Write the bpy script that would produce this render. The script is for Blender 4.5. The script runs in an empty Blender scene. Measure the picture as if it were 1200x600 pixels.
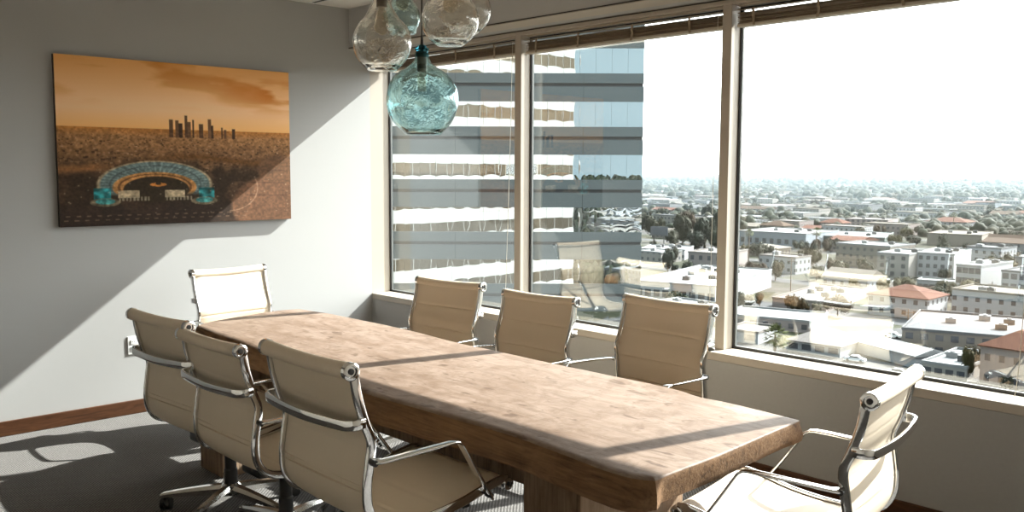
import bpy, bmesh, math, random
import numpy as np
from mathutils import Vector, Matrix, Quaternion
random.seed(7); rng = np.random.default_rng(7)
R = math.radians
scene = bpy.context.scene
COL = scene.collection

# ------------------------------------------------------------------ helpers
def tag(o, label=None, cat=None, group=None, kind=None):
    if label: o['label'] = label
    if cat: o['category'] = cat
    if group: o['group'] = group
    if kind: o['kind'] = kind
    return o

def empty(name, loc=(0, 0, 0), rz=0.0, parent=None):
    o = bpy.data.objects.new(name, None); COL.objects.link(o)
    o.location = loc; o.rotation_euler = (0, 0, rz); o.empty_display_size = .1
    if parent: o.parent = parent
    return o

def link(name, me, mats, parent=None, loc=None, smooth=True):
    o = bpy.data.objects.new(name, me); COL.objects.link(o)
    if not isinstance(mats, (list, tuple)): mats = [mats]
    if len(me.materials) == 0:
        for m in mats: me.materials.append(m)
    if parent: o.parent = parent
    if loc is not None: o.location = loc
    return o

def obj(name, bm, mats, parent=None, loc=None, smooth=None, recalc=True):
    """bmesh -> one linked mesh object; smooth = angle in degrees for smooth shading"""
    if recalc: bmesh.ops.recalc_face_normals(bm, faces=bm.faces)
    if smooth:
        a = R(smooth)
        for f in bm.faces: f.smooth = True
        for e in bm.edges:
            if len(e.link_faces) == 2 and e.calc_face_angle(0) > a: e.smooth = False
    me = bpy.data.meshes.new(name); bm.to_mesh(me); bm.free()
    return link(name, me, mats, parent, loc)

def copy_tree(o, parent=None):
    c = o.copy(); COL.objects.link(c)
    if parent: c.parent = parent
    for ch in list(o.children): copy_tree(ch, c)
    return c

def box(bm, x0, x1, y0, y1, z0, z1, bev=0.0, seg=2, mi=0, rot=None):
    vs = [bm.verts.new((x, y, z)) for x in (x0, x1) for y in (y0, y1) for z in (z0, z1)]
    nf = [bm.faces.new([vs[i] for i in q]) for q in ((0, 1, 3, 2), (4, 6, 7, 5), (0, 4, 5, 1), (2, 3, 7, 6), (0, 2, 6, 4), (1, 5, 7, 3))]
    if bev > 0:
        n0 = set(bm.faces)-set(nf)
        es = list({e for v in vs for e in v.link_edges})
        bmesh.ops.bevel(bm, geom=es, offset=bev, segments=seg, profile=.5, affect='EDGES')
        nf = [f for f in bm.faces if f not in n0]
    for f in nf: f.material_index = mi
    if rot is not None:
        for v in {v for f in nf for v in f.verts}: v.co = rot @ v.co
    return nf

def catmull(pts, n=6):
    pts = [Vector(p) for p in pts]; out = []
    P = [2*pts[0]-pts[1]] + pts + [2*pts[-1]-pts[-2]]
    for i in range(1, len(P)-2):
        a, b, c, d = P[i-1:i+3]
        for k in range(n):
            t = k/n
            out.append(.5*((2*b)+(c-a)*t+(2*a-5*b+4*c-d)*t*t+(3*b-a-3*c+d)*t**3))
    out.append(pts[-1]); return out

def sweep(bm, path, section, side=None, cap=True, closed=False, scale=None, mi=0):
    """sweep a 2D section (list of (a,b)) along a path: a along `side`, b along side x tangent"""
    path = [Vector(p) for p in path]; rings = []; n = len(path)
    nrm = None
    for i, p in enumerate(path):
        if closed: t = path[(i+1) % n]-path[i-1]
        else: t = path[min(i+1, n-1)]-path[max(i-1, 0)]
        t.normalize()
        if side is not None:
            s = Vector(side); s = (s - t*s.dot(t)).normalized()
        else:
            if nrm is None:
                up = Vector((0, 0, 1)) if abs(t.z) < .9 else Vector((1, 0, 0))
                s = (up - t*up.dot(t)).normalized()
            else: s = (nrm - t*nrm.dot(t)).normalized()
            nrm = s
        b = t.cross(s)
        k = scale[i] if scale else 1.0
        rings.append([bm.verts.new(p + s*(u*k) + b*(v*k)) for u, v in section])
    m = len(section)
    rr = range(n if closed else n-1)
    for i in rr:
        A, B = rings[i], rings[(i+1) % n]
        for j in range(m):
            f = bm.faces.new((A[j], A[(j+1) % m], B[(j+1) % m], B[j])); f.material_index = mi
    if cap and not closed:
        for rg in (rings[0][::-1], rings[-1]):
            f = bm.faces.new(rg); f.material_index = mi
    return rings

def circ(r, n=10): return [(r*math.cos(2*math.pi*i/n), r*math.sin(2*math.pi*i/n)) for i in range(n)]
def rect(a, b, r=0.0):
    a /= 2; b /= 2
    if r <= 0: return [(-a, -b), (a, -b), (a, b), (-a, b)]
    o = []
    for cx, cy, s in ((a-r, b-r, 0), (-a+r, b-r, 90), (-a+r, -b+r, 180), (a-r, -b+r, 270)):
        for k in range(3):
            t = R(s+45*k); o.append((cx+r*math.cos(t), cy+r*math.sin(t)))
    return o
def tube(bm, path, r, n=10, **k): return sweep(bm, path, circ(r, n), **k)

def lathe(bm, prof, n=32, center=(0, 0, 0), cap0=False, cap1=False, mi=0):
    c = Vector(center); rings = []
    for r, z in prof:
        if r < 1e-6: rings.append([bm.verts.new(c+Vector((0, 0, z)))])
        else: rings.append([bm.verts.new(c+Vector((r*math.cos(2*math.pi*i/n), r*math.sin(2*math.pi*i/n), z))) for i in range(n)])
    for A, B in zip(rings, rings[1:]):
        if len(A) == 1 and len(B) == 1: continue
        for j in range(n):
            k = (j+1) % n
            if len(A) == 1: f = bm.faces.new((A[0], B[k], B[j]))
            elif len(B) == 1: f = bm.faces.new((A[j], A[k], B[0]))
            else: f = bm.faces.new((A[j], A[k], B[k], B[j]))
            f.material_index = mi
    if cap0 and len(rings[0]) > 1: bm.faces.new(rings[0][::-1])
    if cap1 and len(rings[-1]) > 1: bm.faces.new(rings[-1])
    return rings

def cyl(bm, a, b, r, n=16, r2=None):
    a = Vector(a); b = Vector(b)
    sweep(bm, [a, b], circ(r, n), scale=[1, (r2/r if r2 else 1)])

# ------------------------------------------------------------------ materials
class NT:
    def __init__(s, name):
        s.m = bpy.data.materials.new(name); s.m.use_nodes = True
        s.t = s.m.node_tree; s.t.nodes.clear()
        s.out = s.t.nodes.new('ShaderNodeOutputMaterial')
    def n(s, typ, **kw):
        nd = s.t.nodes.new('ShaderNode'+typ)
        for k, v in kw.items():
            if hasattr(nd, k) and k not in ('Scale',): setattr(nd, k, v)
            else: nd.inputs[k].default_value = v
        return nd
    def l(s, a, b): s.t.links.new(a, b); return a
    def math(s, op, a, b=None, c=None):
        nd = s.t.nodes.new('ShaderNodeMath'); nd.operation = op
        for i, v in enumerate((a, b, c)):
            if v is None: continue
            if isinstance(v, (int, float)): nd.inputs[i].default_value = v
            else: s.l(v, nd.inputs[i])
        return nd.outputs[0]
    def mix(s, fac, a, b, blend='MIX'):
        nd = s.t.nodes.new('ShaderNodeMix'); nd.data_type = 'RGBA'; nd.blend_type = blend
        for i, v in ((0, fac), (6, a), (7, b)):
            if isinstance(v, (int, float)): nd.inputs[i].default_value = v
            elif isinstance(v, (tuple, list)): nd.inputs[i].default_value = (*v[:3], 1)
            else: s.l(v, nd.inputs[i])
        return nd.outputs[2]
    def ramp(s, fac, stops, interp='LINEAR'):
        nd = s.t.nodes.new('ShaderNodeValToRGB'); nd.color_ramp.interpolation = interp
        el = nd.color_ramp.elements
        while len(el) < len(stops): el.new(.5)
        for e, (p, c) in zip(el, stops):
            e.position = p; e.color = (*(c if isinstance(c, (tuple, list)) else (c, c, c)), 1)
        s.l(fac, nd.inputs[0]); return nd.outputs[0]
    def coord(s, kind='Object', scale=None):
        tc = s.t.nodes.new('ShaderNodeTexCoord'); o = tc.outputs[kind]
        if scale is not None:
            mp = s.t.nodes.new('ShaderNodeMapping'); mp.inputs['Scale'].default_value = scale
            s.l(o, mp.inputs[0]); o = mp.outputs[0]
        return o
    def noise(s, vec, scale, detail=3, rough=.55, dist=0.0):
        nd = s.t.nodes.new('ShaderNodeTexNoise')
        nd.inputs['Scale'].default_value = scale; nd.inputs['Detail'].default_value = detail
        nd.inputs['Roughness'].default_value = rough; nd.inputs['Distortion'].default_value = dist
        s.l(vec, nd.inputs['Vector']); return nd.outputs[0]
    def bump(s, h, strength=.3, dist=.01):
        nd = s.t.nodes.new('ShaderNodeBump'); nd.inputs['Strength'].default_value = strength
        nd.inputs['Distance'].default_value = dist; s.l(h, nd.inputs['Height']); return nd.outputs[0]
    def bsdf(s, col, rough=.6, metal=0.0, normal=None, spec=.5, **kw):
        nd = s.t.nodes.new('ShaderNodeBsdfPrincipled')
        for k, v in (('Base Color', col), ('Roughness', rough), ('Metallic', metal)):
            if isinstance(v, (int, float)): nd.inputs[k].default_value = v
            elif isinstance(v, (tuple, list)): nd.inputs[k].default_value = (*v[:3], 1)
            else: s.l(v, nd.inputs[k])
        nd.inputs['Specular IOR Level'].default_value = spec
        for k, v in kw.items(): nd.inputs[k].default_value = v
        if normal is not None: s.l(normal, nd.inputs['Normal'])
        s.l(nd.outputs[0], s.out.inputs[0]); return nd

def plain(name, col, rough=.6, metal=0.0, var=.06, scale=8.0, bump=0.0, bscale=60.0, spec=.5):
    k = NT(name); v = k.coord()
    n = k.noise(v, scale, 4)
    c = k.mix(n, tuple(x*(1-var) for x in col), tuple(min(1, x*(1+var)) for x in col))
    nm = k.bump(k.noise(v, bscale, 3), bump, .004) if bump else None
    k.bsdf(c, rough, metal, nm, spec); return k.m

M = {}
# painted walls: fine orange peel
M['wall'] = plain('wall_paint', (.425, .425, .418), .85, var=.015, scale=2, bump=.12, bscale=220, spec=.2)
M['wall_low'] = plain('lower_wall_covering', (.37, .358, .342), .85, var=.05, scale=60, bump=.15, bscale=260, spec=.2)
M['ceiling'] = plain('ceiling_tile', (.80, .77, .72), .9, var=.03, scale=40, bump=.2, bscale=150, spec=.1)
M['trim'] = plain('cream_window_paint', (.43, .378, .312), .45, var=.02, scale=6)
M['backwall'] = plain('warm_white_bounce_wall_paint', (.78, .72, .63), .85, var=.015, scale=2)  # bright warm colour on the unseen walls, chosen to bounce fill light
M['gasket'] = plain('black_gasket_and_shade_strip', (.03, .027, .025), .5, var=.1)
M['alu_grey'] = plain('grey_window_bead', (.12, .125, .12), .4, var=.05)
M['black'] = plain('black_plastic', (.022, .02, .019), .42, var=.1)
M['white_plastic'] = plain('white_plastic', (.80, .80, .79), .35, var=.02)
M['dark_slot'] = plain('dark_slot', (.01, .01, .01), .8, var=.1)
M['chrome'] = plain('polished_chrome', (.80, .80, .80), .07, 1.0, var=.02)
M['polished'] = plain('polished_aluminium', (.78, .77, .75), .16, 1.0, var=.03)
def _base():
    k = NT('stained_wood_baseboard'); v = k.coord('Object', (1, 1, 8))
    n = k.noise(v, 6, 5, .6, 1.0)
    k.bsdf(k.ramp(n, [(.3, (.045, .017, .006)), (.7, (.095, .037, .014))]), .45, spec=.3); return k.m
M['baseboard'] = _base()
def _carpet():
    k = NT('grey_woven_carpet'); v = k.coord()
    mp = k.n('Mapping'); mp.inputs['Rotation'].default_value = (0, 0, R(45)); mp.inputs['Scale'].default_value = (70, 70, 70)
    k.l(v, mp.inputs[0])
    vo = k.n('TexVoronoi', feature='F1'); vo.inputs['Scale'].default_value = 1.0; vo.inputs['Randomness'].default_value = .12
    k.l(mp.outputs[0], vo.inputs['Vector'])
    d = vo.outputs['Distance']
    n = k.noise(v, 9, 4)
    n2 = k.noise(v, 300, 2)
    c = k.ramp(d, [(.10, (.32, .305, .29)), (.42, (.045, .042, .04))])
    c = k.mix(.25, c, k.ramp(n, [(.3, (.12, .114, .108)), (.7, (.17, .163, .155))]))
    c = k.mix(k.math('MULTIPLY', n2, .35), c, (.26, .248, .236))
    h = k.math('SUBTRACT', 1.0, d)
    k.bsdf(c, .95, normal=k.bump(h, .9, .006), spec=.05); return k.m
M['carpet'] = _carpet()
def _wood(name, axis, pale, mid, dark, rough=.62):
    k = NT(name)
    sc = [9, 9, 9]; sc[axis] = .9
    v = k.coord('Object', tuple(sc)); vr = k.coord('Object')
    g = k.noise(v, 3.2, 8, .65, 1.2)
    fine_sc = [60, 60, 60]; fine_sc[axis] = 1.6
    f = k.noise(k.coord('Object', tuple(fine_sc)), 2.0, 4, .6)
    blot = k.noise(vr, 3.6, 5, .65, .8)
    knots = k.noise(k.coord('Object', tuple(9 if i != axis else 4 for i in range(3))), 2.3, 2, .5, .4)
    c = k.ramp(g, [(.28, dark), (.5, mid), (.72, pale)])
    c = k.mix(k.ramp(blot, [(.42, 0.0), (.66, .75)]), c, pale)
    c = k.mix(k.ramp(f, [(.35, .40), (.52, 0.0)]), c, dark)
    c = k.mix(k.ramp(knots, [(.70, 0.0), (.80, .55)]), c, tuple(x*.6 for x in dark))
    nm = k.bump(k.math('ADD', k.math('MULTIPLY', f, .6), g), .35, .006)
    k.bsdf(c, rough, normal=nm, spec=.25); return k.m
def _top():
    k = NT('worn_slab_top'); vr = k.coord('Object')
    g = k.noise(k.coord('Object', (.9, 7, 9)), 3.0, 8, .68, 1.6)
    b1 = k.noise(k.coord('Object', (1.3, 2.6, 2)), 2.6, 6, .7, 1.2); b2 = k.noise(vr, 11, 5, .7, .6); f = k.noise(k.coord('Object', (2.2, 55, 60)), 2.0, 4, .65)
    k1 = k.noise(k.coord('Object', (5, 11, 9)), 2.1, 2, .5, .5)
    pale, mid, dark = (.242, .178, .136), (.16, .105, .071), (.088, .053, .031)
    c = k.mix(k.ramp(b1, [(.36, 0.0), (.62, 1.0)]), mid, pale)
    c = k.mix(k.ramp(g, [(.30, .55), (.48, 0.0)]), c, dark)
    c = k.mix(k.ramp(b2, [(.48, 0.0), (.66, .7)]), c, (.12, .074, .046))
    c = k.mix(k.ramp(f, [(.30, .35), (.46, 0.0)]), c, dark)
    c = k.mix(k.ramp(k1, [(.63, 0.0), (.72, .8)]), c, (.075, .042, .024))
    nm = k.bump(k.math('ADD', k.math('MULTIPLY', f, .5), b2), .25, .004)
    k.bsdf(c, .6, normal=nm, spec=.25); return k.m
M['table_top'] = _top()
M['table_edge'] = _wood('rough_edge_wood', 0, (.225, .13, .066), (.155, .085, .040), (.055, .029, .014), .8)
M['leg_end'] = _wood('bounce_lit_sawn_leg_face', 2, (.40, .285, .195), (.33, .225, .145), (.22, .135, .08), .7)  # smooth sawn faces, with bounced light put into a paler wood colour
M['table_leg'] = _wood('rough_sawn_leg_wood', 2, (.21, .145, .092), (.15, .095, .055), (.045, .026, .014), .85)
def _leather():
    k = NT('cream_leather'); v = k.coord()
    n = k.noise(v, 5, 3); p = k.noise(v, 420, 2)
    c = k.mix(n, (.64, .545, .425), (.68, .585, .46))
    k.bsdf(c, .5, normal=k.bump(p, .12, .002), spec=.3); return k.m
M['leather'] = _leather()

def glass_sheet(name, tint, ior, wav=0.0, wscale=5.0, rough=0.0, edge=None, body=0.0, bodycol=(1, 1, 1)):
    """thin glass: see-through with a tint, mirror by Fresnel, ripples by bump"""
    k = NT(name); v = k.coord()
    nm = k.bump(k.noise(v, wscale, 3, .5, .6), wav, .02) if wav else None
    fr = k.n('Fresnel'); geo = k.n('NewGeometry'); b_ = geo.outputs['Backfacing']
    k.l(k.math('ADD', k.math('MULTIPLY', b_, 1/ior-ior), ior), fr.inputs['IOR'])   # same mirror strength on both faces of the sheet
    gl = k.n('BsdfGlossy'); gl.inputs['Roughness'].default_value = rough; gl.inputs['Color'].default_value = (1, 1, 1, 1)
    if nm is not None: k.l(nm, fr.inputs['Normal']); k.l(nm, gl.inputs['Normal'])
    tr = k.n('BsdfTransparent'); tr.inputs['Color'].default_value = (*tint, 1)
    if edge:
        lw = k.n('LayerWeight'); lw.inputs['Blend'].default_value = .35
        if nm is not None: k.l(nm, lw.inputs['Normal'])
        k.l(k.mix(k.math('POWER', lw.outputs['Facing'], 2.2), tint, edge), tr.inputs['Color'])
    mx = k.n('MixShader'); k.l(fr.outputs[0], mx.inputs[0]); k.l(tr.outputs[0], mx.inputs[1]); k.l(gl.outputs[0], mx.inputs[2])
    res = mx.outputs[0]
    if body > 0:
        df = k.n('BsdfTranslucent'); df.inputs['Color'].default_value = (*bodycol, 1)
        m2 = k.n('MixShader'); m2.inputs[0].default_value = body; k.l(res, m2.inputs[1]); k.l(df.outputs[0], m2.inputs[2]); res = m2.outputs[0]
    k.l(res, k.out.inputs[0]); return k.m
M['pane'] = glass_sheet('window_glass', (.95, .97, .96), 2.0)
def blown(name, col, rough=0.0):
    k = NT(name); g = k.n('BsdfGlass'); g.inputs['IOR'].default_value = 1.5; g.inputs['Roughness'].default_value = rough; g.inputs['Color'].default_value = (*col, 1)
    k.l(k.bump(k.noise(k.coord(), 16, 3, .5, .8), .22, .012), g.inputs['Normal']); k.l(g.outputs[0], k.out.inputs[0]); return k.m
M['globe_clear'] = blown('clear_blown_glass', (.985, .975, .955))
M['globe_aqua'] = blown('aqua_blown_glass', (.84, .945, .955))
M['globe_pale'] = blown('pale_aqua_blown_glass', (.88, .95, .95))
M['globe_teal_neck'] = blown('teal_glass_neck', (.30, .66, .76))
M['bulb'] = glass_sheet('bulb_glass', (.86, .82, .74), 1.5, 0, 5, 0, (.75, .62, .45))
M['socket'] = plain('bronze_lamp_socket', (.16, .12, .085), .4, .6, var=.1)

# ------------------------------------------------------------------ camera
CAM = Vector((5.83265, -4.0145, 1.55)); F = 1084.692
yaw, pitch, roll = R(46.80263), R(5.33633), R(.22520)
fw = Vector((-math.sin(yaw)*math.cos(pitch), math.cos(yaw)*math.cos(pitch), -math.sin(pitch)))
rt = Vector((math.cos(yaw), math.sin(yaw), 0)); up = rt.cross(fw)
rt, up = (math.cos(roll)*rt+math.sin(roll)*up), (-math.sin(roll)*rt+math.cos(roll)*up)
cd = bpy.data.cameras.new('camera'); cam = bpy.data.objects.new('camera', cd); COL.objects.link(cam)
cd.sensor_width = 36; cd.lens = 36*F/1200; cd.clip_end = 20000; cd.clip_start = .05
mw = Matrix((rt, up, -fw)).transposed().to_4x4(); mw.translation = CAM; cam.matrix_world = mw
scene.camera = cam
def ray(px, py): return fw + rt*((px-600)/F) - up*((py-300)/F)
def on_z(px, py, z):
    d = ray(px, py); return CAM + d*((z-CAM.z)/d.z)
def on_y(px, py, y):
    d = ray(px, py); return CAM + d*((y-CAM.y)/d.y)
def proj(P):
    v = Vector(P)-CAM; z = v.dot(fw); return (600+F*v.dot(rt)/z, 300-F*v.dot(up)/z)
# ------------------------------------------------------------------ the room
XR, YB, ZC = 6.35, -4.75, 2.71
def S(name, bm, m, label, parent=None, **k):
    o = obj(name, bm, m, parent, **k)
    if parent is None: tag(o, label, kind='structure')
    return o
bm = bmesh.new(); box(bm, 0, XR, YB, 0, -.12, 0); S('floor', bm, M['carpet'], 'grey woven carpet floor of the meeting room')
bm = bmesh.new(); box(bm, -.12, XR, YB, -.18, ZC, ZC+.12); S('ceiling', bm, M['ceiling'], 'white ceiling at the top edge of the picture')
bm = bmesh.new(); box(bm, -.14, 0, YB, 0, -.12, ZC); S('wall_left', bm, M['wall'], 'pale grey wall that carries the canvas picture')
bm = bmesh.new(); box(bm, 0, XR, 0, .25, -.12, .565); S('wall_window_lower', bm, M['wall_low'], 'grey lower wall under the window sill')
bm = bmesh.new(); box(bm, 0, XR, -.18, .24, 2.424, ZC+.12)
S('wall_window_upper', bm, M['wall'], 'grey bulkhead wall above the windows')
bm = bmesh.new(); box(bm, XR, XR+.14, YB, .25, -.12, ZC); S('wall_right', bm, M['backwall'], 'unseen wall right of the windows, warm white to bounce fill light')
bm = bmesh.new(); box(bm, 0, XR, YB-.14, YB, -.12, ZC); S('wall_back', bm, M['backwall'], 'unseen wall behind the viewer, warm white to bounce fill light')
bm = bmesh.new(); box(bm, 0, .014, YB, -.014, 0, .088, .004); S('baseboard_left', bm, M['baseboard'], 'brown wooden baseboard along the picture wall')
bm = bmesh.new(); box(bm, .0, XR, -.014, 0, 0, .088, .004); S('baseboard_window', bm, M['baseboard'], 'dark brown baseboard under the windows')
# jamb at the corner, head strip, sill
bm = bmesh.new(); box(bm, -.14, .0, 0.0, .192, .608, 2.424)
S('trim_1', bm, M['trim'], 'white painted jamb at the corner of the room')
bm = bmesh.new(); box(bm, 0, XR, -.0, .196, .565, .608, .004); S('trim_2', bm, M['trim'], 'long white window sill')
bm = bmesh.new(); box(bm, 0, XR, -.182, -.01, 2.420, 2.4245, .001); S('trim_3', bm, M['trim'], 'beige strip on the underside of the bulkhead')
bm = bmesh.new(); box(bm, 0, XR, .085, .192, 2.393, 2.424, .003); S('trim_4', bm, M['trim'], 'beige head rail running above all the windows')
bm = bmesh.new(); box(bm, 0, XR, -.184, -.18, 2.4245, 2.431); S('trim_9', bm, M['gasket'], 'thin dark strip painted as the shadow line along the bottom of the bulkhead')  # dark strip stands in for the shade of a gap under the bulkhead
bm = bmesh.new(); box(bm, 0, XR, .081, .0855, 2.415, 2.420); S('trim_10', bm, M['gasket'], 'thin dark strip painted as a shadow line above the beige head rail')  # black strip in place of the shade line at the window head
MX = [(1.482, 1.540), (3.036, 3.092), (4.575, 4.621), (6.107, 6.153)]
for i, (a, b) in enumerate(MX):
    bm = bmesh.new(); box(bm, a, b, .088, .192, .608, 2.394, .003)
    S('trim_%d' % (5+i), bm, M['trim'], ['slim beige window post between the two left windows', 'beige window post left of the widest visible window', 'beige window post hidden beyond the right edge', 'beige window post farthest to the right'][i])
spans = [(.0, MX[0][0]), (MX[0][1], MX[1][0]), (MX[1][1], MX[2][0]), (MX[2][1], MX[3][0])]
WL = ['leftmost window looking onto the banded tower', 'middle window half filled by the banded tower', 'right window looking over the city', 'window beyond the right edge of the picture']
for i, (a, b) in enumerate(spans):
    w = empty('window_%d' % (i+1), ((a+b)/2, .176, .608)); tag(w, WL[i], kind='structure')
    hw = (b-a)/2
    bm = bmesh.new()
    for x0, x1 in ((-hw, -hw+.008), (hw-.008, hw)): box(bm, x0, x1, -.009, .02, 0, 1.777)
    box(bm, -hw, hw, -.009, .02, 0, .006); box(bm, -hw, hw, -.009, .02, 1.765, 1.777)
    obj('gasket', bm, M['gasket'], w)
    bm = bmesh.new()
    for x0, x1 in ((-hw+.008, -hw+.014), (hw-.014, hw-.008)): box(bm, x0, x1, -.001, .014, .008, 1.765)
    box(bm, -hw+.008, hw-.008, -.001, .014, .006, .014)
    obj('frame', bm, M['alu_grey'], w)
    bm = bmesh.new(); box(bm, -hw+.008, hw-.008, .006, .012, .010, 1.765); obj('pane', bm, M['pane'], w)

# raised venetian blinds
def _slat():
    k = NT('taupe_blind_slat'); v = k.coord()
    k.bsdf(k.mix(k.noise(v, 30, 3), (.25, .19, .13), (.36, .28, .195)), .5); return k.m
M['slat'] = _slat()
M['rail'] = plain('beige_blind_rail', (.50, .44, .36), .4, var=.02)
M['cord'] = plain('white_blind_cord', (.72, .68, .6), .8, var=.05)
BL = ['raised taupe venetian blind above the leftmost window', 'raised taupe venetian blind above the middle window', 'raised taupe venetian blind above the right city window']
for i in range(3):
    a, b = spans[i]; a += .015; b -= .010; cx = (a+b)/2; hw = (b-a)/2
    t = empty('venetian_blind', (cx, .135, 2.385)); tag(t, BL[i], 'blind', 'raised venetian blinds')
    bm = bmesh.new(); box(bm, -hw, hw, -.014, .014, -.004, .007, .002); obj('headrail', bm, M['rail'], t)
    bm = bmesh.new(); rr = random.Random(i)
    zs_ = [-.092+.0042*q for q in range(14)]+[-.020]; n = len(zs_)
    for s in range(n):
        z = zs_[s]; dy = rr.uniform(-.003, .003); tl = rr.uniform(-.0022, .0022)
        q = [(-.024, tl), (-.012, .0015+tl*.5), (0, .002), (.012, .0015-tl*.5), (.024, -tl)]
        for dz in (0,):
            top = [[bm.verts.new((x, y+dy, z+h+.0011)) for y, h in q] for x in (-hw+.004, hw-.004)]
            bot = [[bm.verts.new((x, y+dy, z+h-.0009)) for y, h in q] for x in (-hw+.004, hw-.004)]
            for j in range(4):
                bm.faces.new((top[0][j], top[0][j+1], top[1][j+1], top[1][j])); bm.faces.new((bot[0][j+1], bot[0][j], bot[1][j], bot[1][j+1]))
            bm.faces.new((top[0][0], top[1][0], bot[1][0], bot[0][0])); bm.faces.new((top[1][4], top[0][4], bot[0][4], bot[1][4]))
            for e in (0, 1):
                bm.faces.new(top[e]+bot[e][::-1])
    obj('slats', bm, M['slat'], t)
    bm = bmesh.new(); box(bm, -hw+.002, hw-.002, -.026, .026, -.108, -.0925, .004); obj('bottom_rail', bm, M['rail'], t)
    for f in (-.86, -.38, .18, .72):
        bm = bmesh.new()
        pts = [(f*hw+random.uniform(-.004, .004), -.029+random.uniform(-.004, .001), z) for z in np.linspace(-.02, -.108, 9)]
        sweep(bm, pts, rect(.014, .003), side=(1, 0, 0)); obj('ladder_tape', bm, M['slat'], t)
    bm = bmesh.new()
    if i == 2:
        pts = [(hw-.035, -.03, -.02), (hw-.04, -.03, -1.2), (hw-.05, -.032, -1.70), (hw-.08, -.036, -1.772), (hw-.2, -.045, -1.773), (hw-.32, -.05, -1.773)]
    else:
        pts = [(hw-.03, -.028, -.02), (hw-.035-.02*(i == 0), -.028, -.8), (hw-.04-.05*(i == 0), -.028, -1.66)]
    tube(bm, catmull(pts, 5), .0016, 6); obj('pull_cord', bm, M['cord'], t)
    bm = bmesh.new(); p = pts[-1]
    if i != 2:
        lathe(bm, [(.0, 0.02), (.003, .018), (.006, -.006), (.004, -.012), (0, -.013)], 10, p); obj('cord_tassel', bm, M['rail'], t)
    else: bm.free()

# linear slot diffuser in the ceiling
t = empty('air_diffuser', (.75, -.51, ZC)); tag(t, 'slot air diffuser in the white ceiling beside the wall corner', 'air vent')
bm = bmesh.new(); box(bm, -.72, .72, -.032, -.016, -.006, 0, .001); box(bm, -.72, .72, .016, .032, -.006, 0, .001)
box(bm, -.72, -.70, -.016, .016, -.006, 0); box(bm, .70, .72, -.016, .016, -.006, 0); obj('frame', bm, M['white_plastic'], t)
bm = bmesh.new(); box(bm, -.70, .70, -.016, .016, -.002, 0); obj('slot', bm, M['dark_slot'], t)

# wall outlet
t = empty('power_outlet', (0, -1.812, .438), 0); tag(t, 'white power outlet on the pale wall behind the chairs', 'power outlet')
bm = bmesh.new(); box(bm, 0, .006, -.036, .036, -.058, .058, .003); obj('cover_plate', bm, M['white_plastic'], t)
for dz in (-.022, .022):
    bm = bmesh.new(); box(bm, .006, .009, -.017, .017, dz-.014, dz+.014, .003)
    s = obj('socket', bm, M['white_plastic'], t)
    for dy in (-.006, .006):
        bm = bmesh.new(); box(bm, .0088, .0096, dy-.001, dy+.001, dz-.002, dz+.006); obj('slot', bm, M['dark_slot'], s)

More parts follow.
